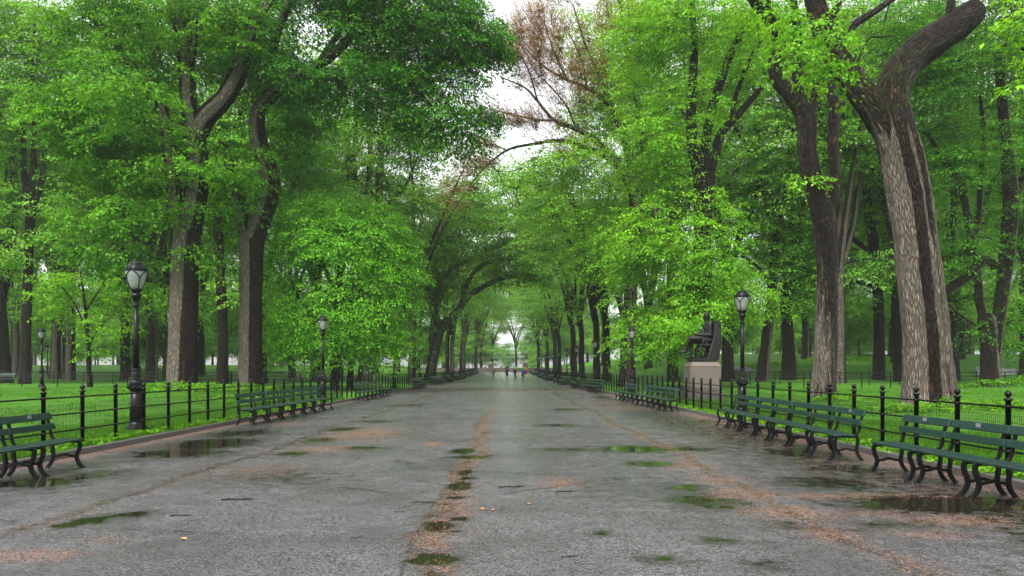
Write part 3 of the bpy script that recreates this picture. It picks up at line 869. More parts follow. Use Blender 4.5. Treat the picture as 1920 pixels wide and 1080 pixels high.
# tree with reddish buds stretching over the walk
d = 64
hero("elm_tree", "wide elm with reddish brown budding twigs reaching over the walk from the right",
     [pxp([(1176, 722), (1180, 600), (1186, 480), (1192, 400), (1190, 345)], d, [15, 12, 12, 13, 14]),
      pxp([(1190, 350), (1180, 292), (1160, 232), (1138, 192), (1100, 164), (1064, 150), (1020, 125), (985, 90)], d, [10, 8, 6.5, 4.8, 3.4, 2.6, 1.8, 1.1]),
      pxp([(1186, 350), (1164, 310), (1120, 266), (1080, 241), (1040, 226), (1008, 190), (985, 165), (940, 145)], d, [8, 7, 5.8, 4.5, 3.4, 2.4, 1.7, 1.0]),
      pxp([(1186, 358), (1150, 304), (1100, 277), (1050, 264), (1000, 270), (950, 282), (905, 318), (880, 350)], d, [7, 6, 4.6, 3.6, 2.7, 2.1, 1.5, 1]),
      pxp([(1194, 350), (1210, 300), (1204, 240), (1190, 160), (1170, 60), (1160, -20)], d, [9, 7, 6, 5, 4, 3]),
      pxp([(1150, 210), (1128, 150), (1100, 90), (1075, 10)], d, [4.5, 3, 2.2, 1.2]), pxp([(1040, 226), (1010, 225), (960, 215), (925, 205)], d, [2.4, 1.8, 1.4, .9]),
      pxp([(1064, 150), (1040, 100), (1020, 40)], d, [2.4, 1.6, 1]), pxp([(1100, 164), (1090, 110), (1060, 50)], d, [2.6, 1.7, 1]), pxp([(1008, 190), (990, 130), (960, 80)], d, [2, 1.4, 1]),
      pxp([(1128, 150), (1150, 90), (1140, 20)], d, [2.4, 1.6, 1]), pxp([(1080, 241), (1060, 195), (1020, 150)], d, [2.4, 1.8, 1.2]), pxp([(950, 282), (920, 270), (890, 280)], d, [1.5, 1.1, .8]),
      pxp([(1196, 400), (1222, 392), (1236, 420)], d, [10, 10, 9])],
     [(1100, 320, 90, 60, .9), (1090, 390, 80, 50, .9), (1020, 370, 80, 40, .6), (1180, 60, 70, 90, .9), (1140, 240, 70, 50, .5), (1180, 180, 60, 70, .8), (1010, 330, 70, 40, .35), (1150, 400, 60, 60), (1120, 470, 60, 60), (1115, 70, 70, 80, .5), (1130, 190, 60, 70, .5), (1060, 300, 80, 36, .6), (1000, 325, 70, 36, .5)],
     d, 6, 19, leaf=.19, k=26, span=1.2, dens=7, cols=LIME, bias=.5, gap=.35, dryfn=strips((10, 40, 0, .5)), tip=.016, cell=1.7, sag=.05,
     extra_leaf=[(pxb([(1060, 190, 90, 50, .45), (1000, 130, 64, 56, .95), (1100, 90, 80, 60, .5), (950, 165, 44, 50, .95), (1130, 150, 70, 60, .5), (900, 300, 50, 45, .7), (1070, 40, 70, 50, .6), (870, 360, 36, 40, .5), (985, 215, 56, 34, .8), (970, 85, 44, 44, .8), (1150, 40, 60, 50, .5), (1080, 290, 60, 30, .3), (935, 120, 36, 44, .7), (1015, 60, 54, 54, .8), (930, 230, 40, 36, .6), (1040, 250, 60, 30, .5)], d, 5.5), 21, BUD, .115, 22, 1.5, .5)])
# big split elm at right
d = 26
hero("elm_tree", "massive split elm with twisted dark streaked trunk and sawn off limb at right",
     [pxp([(1741, 778), (1738, 690), (1733, 600), (1722, 500), (1711, 400), (1699, 330), (1686, 268), (1676, 220), (1672, 186), (1680, 152), (1698, 120), (1734, 88), (1776, 58), (1808, 36), (1830, 18)], d, [43, 41, 40, 39, 39, 38, 37, 34, 31, 31, 31, 31, 29, 27, 23]),
      pxp([(1694, 318), (1672, 262), (1644, 212), (1616, 176), (1590, 142), (1566, 108), (1546, 60), (1530, 10), (1518, -40)], d, [24, 28, 28, 26, 25, 24, 21, 19, 17]),
      pxp([(1776, 58), (1782, 20), (1784, -12)], d, [11, 8, 7]),
      pxp([(1556, 90), (1600, 48), (1640, 22), (1680, -6)], d, [8, 7, 6, 5]),
      pxp([(1594, 150), (1626, 76), (1650, 70), (1678, 68)], d, [3, 2, 1.6, 1])],
     [(1530, 70, 62, 40, 1.0, 22), (1500, 95, 30, 22, .8, 21), (1560, 130, 36, 40, .8, 22), (1490, 20, 46, 26, .9, 24), (1590, 70, 30, 14, .5, 23)],
     d, 1.3, 20, leaf=.135, k=30, span=.58, dens=21, cols=((.075, .25, .012), (.18, .42, .02)), bias=.5, gap=.15, cell=.8, tip=.008, flare=.46, flare_h=.6, buttress=7,
     dryfn=elm_dry, mossfn=lambda p: .12 + .42 * math.exp(-((p[2] - 10.6) / 2.2) ** 2), bark_amp=.06, droop=.8)
d = 34
hero("elm_tree", "brown barked elm with bent limbs just left of the massive split elm",
     [pxp([(1541, 764), (1545, 690), (1550, 600), (1552, 500), (1549, 440), (1542, 395), (1529, 355), (1519, 315), (1513, 270), (1512, 230), (1500, 200), (1482, 178), (1458, 150), (1452, 115), (1462, 85), (1444, 40), (1412, 0), (1390, -40)], d, [23, 20, 19.5, 19, 21, 22, 18, 17, 17, 17.5, 16, 13.5, 12.5, 12, 11.5, 10, 9, 8, 7]),
      pxp([(1514, 215), (1526, 190), (1531, 150)], d, [9, 8, 6]), pxp([(1502, 200), (1494, 140), (1496, 80), (1490, 20), (1486, -30)], d, [10, 9, 8, 7, 6]),
      pxp([(1552, 400), (1563, 360), (1564, 310), (1562, 250), (1565, 205), (1558, 160), (1560, 100), (1566, 20)], d, [12, 11, 11, 10, 10.5, 10, 9, 8]),
      pxp([(1563, 206), (1576, 198), (1582, 192)], d, [6, 6, 5]), pxp([(1556, 386), (1568, 378), (1574, 374)], d, [8, 7, 6]),
      pxp([(1445, 40), (1440, 10), (1446, -30)], d, [6, 5, 4])],
     [(1505, 338, 30, 26, .9), (1450, 30, 60, 50, .6), (1500, 170, 30, 20, .4), (1430, -10, 70, 40, .8), (1560, 20, 60, 40, .6)],
     d, 1.8, 21, leaf=.17, k=26, span=.75, dens=13, cols=LIME, bias=.5, gap=.2, cell=1.0, tip=.009, flare=.32, dryfn=lambda az, p, r: np.full(len(az), .30) + .30 * np.exp(-((p[2] - 2) / 2.6) ** 2) - .12 * np.cos(az - 1.2), mossfn=lambda p: .25, bark_amp=.03)
# two-stem elm far right
d = 55
hero("elm_tree", "two stemmed dark elm beyond the massive split elm at far right, one stem pale",
     [pxp([(1858, 738), (1856, 690), (1854, 640), (1850, 600)], d, [20, 16, 15, 15]),
      pxp([(1850, 620), (1838, 570), (1833, 520), (1826, 470), (1815, 410), (1800, 340), (1770, 300), (1740, 250)], d, [9, 8, 7.5, 7, 7, 6, 5, 4]),
      pxp([(1862, 690), (1870, 620), (1878, 560), (1886, 500), (1892, 440), (1896, 380), (1890, 300), (1880, 200), (1870, 90)], d, [11, 11, 12, 13, 14, 14, 11, 9, 7]),
      pxp([(1866, 500), (1845, 490), (1812, 520), (1772, 548)], d, [8, 11, 10, 9]), pxp([(1896, 390), (1920, 330), (1950, 260)], d, [9, 8, 7]),
      pxp([(1826, 470), (1836, 400), (1838, 340), (1845, 260), (1838, 180)], d, [6, 5, 5, 4, 3]), pxp([(1852, 630), (1830, 610), (1800, 590), (1778, 570)], d, [3, 2.5, 2.5, 2])],
     [(1800, 140, 90, 110), (1890, 120, 70, 120), (1860, 270, 80, 90, .9), (1770, 330, 60, 80, .9), (1890, 420, 50, 70, .8), (1790, 460, 60, 70, .8), (1850, 560, 60, 50, .45), (1740, 180, 60, 90), (1910, 620, 40, 60, .8), (1800, 620, 50, 30, .4), (1720, 60, 90, 70), (1850, 10, 110, 60)],
     d, 6, 22, leaf=.18, k=34, span=1.1, dens=8.5, cols=((.03, .125, .010), (.085, .26, .013)), bias=.5, gap=.3, dryfn=strips((70, 55, 0, .75)), flare=.4)
# taller trees filling the view behind the front rank
d = 64
hero("elm_tree", "hazy elm with three upright stems at far left beside the small lamp post",
     [pxp([(46, 712), (49, 620), (52, 520), (55, 430), (58, 390)], d, [10, 8.5, 8, 8, 8]), pxp([(56, 420), (46, 340), (44, 270), (36, 180)], d, [5.5, 5, 4, 3]), pxp([(57, 410), (62, 330), (64, 250), (60, 140), (66, 40)], d, [5.5, 5, 4, 3, 2]),
      pxp([(58, 405), (78, 340), (84, 280), (90, 230), (110, 150)], d, [5, 4.5, 4, 3, 2])],
     [(20, 50, 80, 100), (30, 200, 70, 80), (90, 90, 60, 90, .7), (0, 350, 60, 80), (90, 330, 60, 60, .6), (20, 470, 60, 50, .8), (-40, 150, 80, 120), (110, 430, 50, 50, .6), (70, -10, 110, 60)],
     d, 5.5, 31, leaf=.24, k=30, span=1.2, dens=6.5, cols=HAZ, bias=.55, gap=.34)
d = 66
hero("elm_tree", "dark trunked elm seen between the two biggest trunks at left, filling the gap above them",
     [pxp([(416, 716), (418, 620), (412, 500), (408, 400), (410, 330)], d, [11, 9, 8.5, 8.5, 8]), pxp([(410, 350), (440, 250), (470, 150), (500, 40)], d, [6, 5, 4, 3]), pxp([(410, 340), (400, 220), (390, 100), (380, 0)], d, [6, 5, 4, 3]), pxp([(410, 400), (480, 330), (550, 270)], d, [5, 4, 2])],
     [(450, 190, 80, 90), (545, 320, 80, 80), (370, 130, 90, 100), (430, 340, 80, 70), (570, 220, 70, 80), (480, 60, 90, 80), (400, 470, 60, 50, .8), (260, 200, 90, 110), (250, 20, 110, 80), (420, -20, 120, 60), (300, 560, 50, 30, .5)],
     d, 6, 32, leaf=.24, k=30, span=1.2, dens=6.0, cols=MID, bias=.75, gap=.30)
d = 70
hero("elm_tree", "straight black trunked elm halfway between the two big right elms",
     [pxp([(1648, 716), (1648, 620), (1644, 520), (1634, 430), (1624, 370)], d, [11, 9.5, 9, 9, 9]), pxp([(1626, 380), (1600, 280), (1590, 180), (1570, 60)], d, [6, 5, 4, 3]), pxp([(1626, 376), (1650, 270), (1660, 160), (1680, 40)], d, [6, 5, 4, 3]), pxp([(1640, 480), (1590, 440), (1540, 400), (1490, 360)], d, [5, 4, 3, 2]), pxp([(1644, 540), (1600, 530), (1560, 560), (1530, 570)], d, [4, 3.4, 2.6, 1.6])],
     [(1590, 140, 90, 110), (1650, 310, 80, 90), (1700, 70, 80, 90), (1540, 320, 70, 90), (1590, 450, 90, 60), (1680, 470, 60, 70), (1500, 440, 70, 60), (1640, 20, 120, 60), (1590, 570, 70, 30, .7), (1500, 200, 60, 80, .8)],
     d, 6, 33, leaf=.24, k=30, span=1.2, dens=6.0, cols=MID, bias=.8, gap=.32)
d = 72
hero("elm_tree", "dark trunk with pale edge right of the statue's lamp post",
     [pxp([(1428, 712), (1436, 640), (1446, 560), (1452, 480), (1450, 420)], d, [11, 9, 8.5, 8.5, 8]), pxp([(1450, 440), (1430, 340), (1420, 240), (1410, 120)], d, [5.5, 5, 4, 3]), pxp([(1450, 440), (1480, 340), (1490, 240), (1500, 120)], d, [5.5, 5, 4, 3]), pxp([(1448, 540), (1420, 500), (1390, 480)], d, [4, 3, 2])],
     [(1440, 410, 80, 80), (1415, 290, 60, 80, .9), (1480, 270, 70, 80), (1480, 520, 60, 50), (1400, 520, 50, 50), (1440, 150, 80, 80, .7), (1450, 570, 60, 30, .7), (1420, 40, 70, 60, .6)],
     d, 6, 34, leaf=.24, k=30, span=1.2, dens=6.0, cols=LIME, bias=.25, gap=.34, dryfn=strips((50, 30, 0, .8)))
d = 78
hero("elm_tree", "pale lime elm filling the sky behind the statue's leafy black limbed elm",
     [pxp([(1262, 716), (1260, 600), (1258, 480), (1258, 400)], d, [10, 8.5, 8, 8]), pxp([(1258, 420), (1240, 300), (1220, 180), (1190, 40)], d, [5.5, 4.5, 3.5, 2]), pxp([(1258, 420), (1290, 300), (1320, 160), (1340, 20)], d, [5.5, 4.5, 3.5, 2]), pxp([(1258, 430), (1330, 330), (1390, 220)], d, [5, 4, 2.5])],
     [(1230, 60, 80, 80), (1330, 90, 90, 90), (1200, 190, 70, 70), (1290, 220, 90, 80), (1390, 210, 60, 80), (1400, 60, 60, 70), (1180, 40, 60, 60, .8), (1240, 340, 100, 70), (1350, 350, 70, 70), (1150, 120, 60, 80, .8), (1110, 210, 60, 70, .8), (1090, 60, 50, 60, .6)],
     d, 6, 35, leaf=.25, k=30, span=1.3, dens=6.0, cols=HAZ, bias=.6, gap=.30)
# near spray of leaves hanging in at the right edge
hero("elm_tree", "elm mostly outside the frame with a few bright leaves hanging in at far right edge",
     [pxp([(2120, 860), (2110, 640), (2090, 400), (2060, 250)], 19, [40, 36, 34, 30]), pxp([(2070, 300), (2010, 180), (1950, 110), (1915, 90)], 19, [12, 8, 5, 3])],
     [(1920, 140, 26, 26, .8), (1925, 40, 30, 26, .8), (2040, 120, 100, 90, .7), (1990, 0, 80, 60, .8)], 19, 1.5, 23, leaf=.16, k=26, span=.6, dens=14, cols=LIME, bias=.6, gap=.1, cell=.8, tip=.008)

# ------------------------------------------------------------------ woodland trees: a few kinds, copied
def vase(seed, H=25, fork=8.0, r=.62, spread=7.5, lean=0.0, low=.5, leaf=.27, k=28, dens=3.0, cols=MID, nl=5, bias=.5, drop=0.0, dryv=.8):
    rng = np.random.default_rng(seed)
    paths = [([(0, 0, -.4), (.1, 0, fork * .4), (rng.normal(0, .15) + lean * .1, 0, fork * .75), (lean * .2, 0, fork)], [r * 1.05, r * .9, r * .85, r * .95])]
    blobs = []
    a0 = rng.uniform(0, 6)
    for i in range(nl):
        a = a0 + i * 2 * PI / nl + rng.normal(0, .25)
        hh = H * rng.uniform(.82, 1.0); sp = spread * rng.uniform(.75, 1.15)
        ca, sa = math.cos(a), math.sin(a)
        P = []
        for t in (0, .18, .42, .7, .95):
            out = sp * t ** 1.25
            P.append((lean * (.2 + .8 * t) + ca * out + rng.normal(0, .18), sa * out + rng.normal(0, .18), fork * (.93 if t == 0 else 1) + (hh - fork) * t ** .85))
        rr = r * .62 * rng.uniform(.8, 1.1)
        paths.append((P, [rr, rr * .85, rr * .62, rr * .36, rr * .12]))
        q = P[-1]; blobs.append(((q[0], q[1], q[2] - .8), (3.4, 3.4, 2.6), 1.0))
        q = P[3]; blobs.append(((q[0] + ca * 1.6, q[1] + sa * 1.6, q[2] - 1.0), (3.5, 3.5, 2.6), .9))
        q = P[2]; blobs.append(((q[0] + ca * 3.2, q[1] + sa * 3.2, q[2] - .6 - drop), (3.2, 3.2, 2.3), .8))
        if rng.uniform() < low:
            q = P[1]; blobs.append(((q[0] + ca * 3.8, q[1] + sa * 3.8, fork + .3 - drop), (2.8, 2.8, 1.7), .6))
    blobs.append(((lean, 0, H - 2), (4, 4, 2.6), .8))
    return build_tree("elm_tree", "", (0, 0, 0), paths, blobs, seed + 100, leaf=leaf, k=k, span=1.45, dens=dens, cols=cols, gap=.30, cell=2.3, tip=.022, bias=bias,
                      link=False, dryfn=strips((rng.uniform(-60, 60), 38, rng.uniform(-2, 2), dryv)), flare=.45, droop=.55)
def bush_tree(seed, H=9, Rr=4.2, base=1.0, leaf=.26, k=28, dens=7, cols=HAZ, bias=.5):
    rng = np.random.default_rng(seed)
    paths = [([(0, 0, -.3), (.1, .05, H * .3), (0, .1, H * .6), (.1, 0, H * .85)], [.16, .13, .09, .04])]
    blobs = []
    for i in range(9):
        a = i * 2.4; t = (i + .5) / 9
        z = base + 1.2 + (H - base - 1.6) * t; rad = Rr * (.75 * math.sin(PI * min(.95, .28 + .62 * t)))
        blobs.append(((math.cos(a) * rad * .6, math.sin(a) * rad * .6, z), (Rr * .55, Rr * .55, H * .16), 1))
    return build_tree("bushy_tree", "", (0, 0, 0), paths, blobs, seed + 200, leaf=leaf, k=k, span=1.2, dens=dens, cols=cols, gap=.25, cell=1.8, tip=.016, bias=bias, link=False, flare=.3)
KIND = {
    'a': vase(1, 33, 9.5, .56, 9.0, cols=HAZ, low=.8, bias=.3),
    'b': vase(2, 31, 7.5, .52, 9.5, cols=HAZ, low=.9, bias=.5),
    'c': vase(3, 34, 9.5, .62, 9.0, cols=HAZ, bias=.1, low=.7),
    'm': vase(4, 27, 8.5, .42, 8.5, lean=2.0, cols=HAZ, nl=6, low=.4, bias=.6, dens=2.6),
    'n': vase(5, 28, 9.0, .46, 8.5, lean=2.4, cols=HAZ, nl=6, low=.3, bias=.35, dens=2.6),
    's': bush_tree(6, 9, 4.4, 1.0),
    't': bush_tree(7, 13, 5.2, 2.4, cols=MID, bias=.7),
}
def put(kind, x, y, rz, sc, label, group, name="elm_tree"):
    t = thing(name, label, "tree", (x, y, gz(x, y) - .05), rz, group)
    t.scale = (sc, sc, sc)
    link_mesh("trunk", KIND[kind][0], None, t); link_mesh("crown", KIND[kind][1], None, t)
    return t
ORD = ["first", "second", "third", "fourth", "fifth", "sixth", "seventh", "eighth", "ninth", "tenth", "eleventh", "twelfth", "thirteenth", "fourteenth", "fifteenth", "sixteenth", "seventeenth", "eighteenth"]
rt = random.Random(8)
# rows along the walk
LROW = [(-10.6, 89, 'm'), (-11.4, 121, 'n'), (-10.4, 139, 'm'), (-11.0, 160, 'm'), (-10.3, 182, 'n'), (-10.9, 203, 'm'), (-8.3, 216, 'n')]
RROW = [(10.9, 87, 'n'), (10.3, 109, 'm'), (11.0, 131, 'n'), (10.3, 155, 'm'), (10.9, 179, 'n'), (10.4, 202, 'm'), (8.6, 214, 'm')]
for side, row, rz in (("left", LROW, 0.0), ("right", RROW, PI)):
    for i, (x, y, k) in enumerate(row):
        put(k, x, y, rz + rt.uniform(-.5, .5), rt.uniform(.9, 1.06), f"elm arching over the walk, {ORD[i]} of the far row along the {side} fence", f"elms along the {side} fence")
LROW2 = [(-21.5, 70, 'b'), (-20.5, 86, 'a'), (-21.8, 104, 'b'), (-21.3, 130, 'b'), (-21.6, 158, 'b'), (-20.9, 188, 'b')]
RROW2 = [(20.5, 74, 'b'), (21.2, 92, 'a'), (20.6, 116, 'b'), (20.9, 144, 'b'), (21.2, 175, 'b')]
for side, row in (("left", LROW2), ("right", RROW2)):
    for i, (x, y, k) in enumerate(row):
        put(k, x, y, rt.uniform(0, 6), rt.uniform(.9, 1.08), f"hazy green elm behind the {side} fence row, {ORD[i]} in the second row", f"second row of elms on the {side}")
# single trunks one can make out in the lawns
SOLO = [(6, 71, 'c', 1.0, "dark trunk cut by the left picture edge behind the rear fence"),
        (104, 92, 'c', .95, "dark thick trunk right of the small far lamp post at left"), (122, 108, 'b', .9, "thin pale trunk just right of a dark thick trunk at far left"),
        (236, 84, 'a', .92, "dark trunk left of the nearest left lamp post, behind the rear fence"), (284, 72, 'b', 1.0, "elm with a long pale bark strip just right of the nearest left lamp post"),
        (376, 104, 'a', .95, "dim trunk seen between the two biggest trunks at left, nearer the first"), (548, 96, 'b', .9, "stout hazy trunk seen under the left edge of the bushy linden"),
        (1480, 72, 'c', .95, "dark flared trunk left of the brown barked elm, behind the rear fence"),
        (1510, 104, 'b', .9, "dim leaning trunk close left of the brown barked elm"), (1572, 66, 'a', .95, "dark trunk half hidden behind the brown barked elm"),
        (1690, 68, 'c', .95, "thick dark trunk touching the left edge of the massive split elm"),
        (1672, 112, 'b', .9, "pale far trunk on the green slope between the big right elms"), (1788, 70, 'b', .95, "pale trunk showing right of the massive split elm"),
        (1925, 78, 'c', 1.0, "leafy dark elm at the right picture edge beyond the rear fence"), (1120, 76, 'm', .82, "elm with a pale forked trunk standing left of the red budded elm")]
for px, y, k, sc, lab in SOLO:
    put(k, (px - VX) * y / F, y, rt.uniform(0, 6) if k != 'm' else PI, sc, lab, "single elms in the lawns")
# bushes and low trees closing the view under the crowns
LOW = [(-36, 118, 's', 1.0), (-30, 140, 't', 1.0), (-48, 112, 't', 1.0), (-58, 130, 's', 1.2), (-16, 165, 't', .8), (-44, 150, 's', 1.1), (30, 128, 's', .9), (40, 142, 't', .9), (52, 118, 's', 1.0), (24, 152, 't', .8), (62, 132, 't', 1.1), (46, 165, 's', 1.2)]
lowl = {'s': "low hazy lime bushy tree under far elms", 't': "taller hazy bushy tree under far elms"}
for i, (x, y, k, sc) in enumerate(LOW):
    side = "left" if x < 0 else "right"
    put(k, x, y, rt.uniform(0, 6), sc, f"{lowl[k]} on the {side}, {ORD[[q for q in LOW if (q[0] < 0) == (x < 0)].index(LOW[i])]} from the front", f"bushy trees in the {side} lawn", "bushy_tree")
# the far wood that reads as one mass
wood = tag(bpy.data.objects.new("woods", None), None, None, None, 'stuff'); COL.objects.link(wood)
def wput(k, x, y, sc):
    for nm, me in zip(("trunk", "crown"), KIND[k]):
        o = link_mesh(nm, me, None, wood); o.location = (x, y, gz(x, y) - .1); o.rotation_euler = (0, 0, rt.uniform(0, 6)); o.scale = (sc,) * 3
pts_w = []
tries = 0
while len(pts_w) < 92 and tries < 6000:
    tries += 1
    y = rt.uniform(92, 300); x = rt.uniform(-.68 * y - 14, .68 * y + 14)
    lim = (33 if y > 128 else 34 if x < 0 else 46) if y < 215 else 17
    if abs(x) < lim or (y > 205 and y < 248 and abs(x) < 34): continue
    if any((x - a) ** 2 + (y - b) ** 2 < (9.5 if y > 150 else 8.5) ** 2 for a, b in pts_w): continue
    if any((x - (q[0] - VX) * q[1] / F) ** 2 + (y - q[1]) ** 2 < 49 for q in SOLO): continue
    pts_w.append((x, y)); wput(rt.choice('aabbbcst' if y > 130 else 'aabbc'), x, y, rt.uniform(.85, 1.1))
for i in range(46):
    y = 170 + 90 * rt.random(); sgn = -1 if i % 2 else 1
    wput('t' if i % 3 else 's', sgn * (30 + (i // 2) * 5.2 + rt.uniform(-2, 2)), y, rt.uniform(1.15, 1.7))
for i in range(22):
    wput('st'[i % 2], (-1 if i % 2 else 1) * (30 + i * 7.2 + rt.uniform(-2, 2)), 268 + rt.uniform(-8, 14), rt.uniform(1.5, 1.9))
for x, y, k, sc in [(-52, 74, 'b', 1), (-47, 86, 'a', 1), (-60, 95, 'b', 1.05), (-33, 78, 'b', .9), (-40, 100, 'a', .95), (50, 90, 'b', 1), (58, 78, 'a', 1), (41, 104, 'b', .95), (66, 100, 'c', 1),
                    (-17, 262, 's', 1.6), (18, 268, 't', 1.2), (-22, 350, 't', 1.7), (3.5, 292, 'm', 1.05), (-5.5, 300, 'n', 1.0), (1, 420, 't', 1.1), (-11.5, 285, 't', 1.35), (14, 290, 't', 1.3), (9.5, 330, 't', 1.2), (-7, 345, 't', 1.2), (24, 330, 't', 1.8), (-24, 300, 's', 2), (26, 290, 's', 1.7), (-8.5, 266, 'b', 1), (11, 270, 'b', 1.0), (-15, 280, 'a', .9), (19, 284, 'b', .9), (9, 258, 's', .6)]:
    wput(k, x, y, sc)

# ------------------------------------------------------------------ iron fences
def fence_post(h=1.0, ball=True):
    b = MB()
    b.lathe([(.036, -.25), (.036, h), (.055, h + .005), (.055, h + .03), (.022, h + .04), (.022, h + .055)] if ball else [(.034, -.25), (.034, h), (.03, h + .02), (.005, h + .03)], 10)
    if ball:
        b.lathe([(.012, h + .05), (.034, h + .062), (.047, h + .085), (.047, h + .105), (.034, h + .128), (.010, h + .14)], 10)
        for z in (.32, .62, .92): b.lathe([(.043, z - .022), (.047, z - .012), (.047, z + .012), (.043, z + .022)], 8)
    return b.mesh("post")
POST, POST2 = fence_post(), fence_post(1.02, False)
def fence(name, label, pts, post_me, rails, max_posts=100, wire_to=None, rr=.016):
    org = pts[0]
    t = thing(name, label, "fence", org)
    loc = [tuple(p[j] - org[j] for j in range(3)) for p in pts]
    for i, p in enumerate(loc[:max_posts]):
        o = link_mesh("post", post_me, M['iron'], t); o.location = p
    if len(loc) > max_posts:
        b = MB()
        for p in loc[max_posts:]:
            b.box((p[0] - .035, p[1] - .035, p[2] - .2), (p[0] + .035, p[1] + .035, p[2] + 1.0)); b.lathe([(.01, 1.0), (.045, 1.05), (.045, 1.09), (.01, 1.13)], 6, p)
        o = b.build("far_posts", M['iron'], t); o['kind'] = 'stuff'
    for z in rails:
        b = MB(); b.tube([(p[0], p[1], p[2] + z) for p in loc], rr, 6); b.build("rail", M['iron'], t)
    if wire_to:
        b = MB()
        for i in range(wire_to):
            a, c = np.array(loc[i]), np.array(loc[i + 1])
            n = 26
            off = np.array([.03 if a[0] + org[0] > 0 else -.03, 0, 0])
            for k in range(n):
                q = a + (c - a) * k / n + off
                w = .0022
                b.add([(q[0] - w, q[1], q[2]), (q[0] + w, q[1] - w, q[2]), (q[0] + w, q[1] + w, q[2]), (q[0] - w, q[1], q[2] + .80), (q[0] + w, q[1] - w, q[2] + .80), (q[0] + w, q[1] + w, q[2] + .80)],
                      [(0, 1, 4, 3), (1, 2, 5, 4), (2, 0, 3, 5)])
            for z in (.02, .12, .27, .42, .57, .70, .80):
                b.tube([a + off + (0, 0, z), c + off + (0, 0, z)], .0026, 3, False)
        b.build("wire_mesh", M['iron'], t)
    return t
def post_line(x, ys_):
    return [(x + .03 * math.sin(y * .4), y, gz(x, y) - .01) for y in ys_]
FXL, FXR = -7.9, 6.78
yl_ = 13.68 - 1.235 * 4 + 1.235 * np.arange(150)
yr_ = 10.77 - 1.21 * 3 + 1.21 * np.arange(155)
fence("iron_fence", "long black iron fence with ball finials along the left side of the walk", post_line(FXL, yl_), POST, (.32, .62, .92), 100, 24)
fence("iron_fence", "long black iron fence with ball finials along the right side of the walk", post_line(FXR, yr_), POST, (.32, .62, .92), 100, 26)
def rear(label, x0, x1, y0, y1, step):
    n = int(abs(x1 - x0) / step)
    P = [(x0 + (x1 - x0) * i / n, y0 + (y1 - y0) * i / n) for i in range(n + 1)]
    fence("iron_fence", label, [(x, y, gz(x, y)) for x, y in P], POST2, (.42, .70, .98), 100, None, .02)
rear("low black rear fence crossing the left lawn, nearer of the two", -44, -12.5, 56, 58, 2.35)
rear("low black rear fence crossing the left lawn, farther of the two", -52, -13, 66, 66, 2.4)
rear("low black rear fence crossing the right lawn, nearer of the two", 13.5, 46, 51.5, 53, 1.9)
rear("low black rear fence crossing the right lawn, farther of the two", 14, 60, 61, 62, 2.3)
fence("iron_fence", "short dark fence running back into the right lawn beside the statue", [(9.0 + i * .55, 43.5 + i * 1.0, gz(9.0 + i * .55, 43.5 + i)) for i in range(9)], POST2, (.42, .70, .98), 100, None, .02)

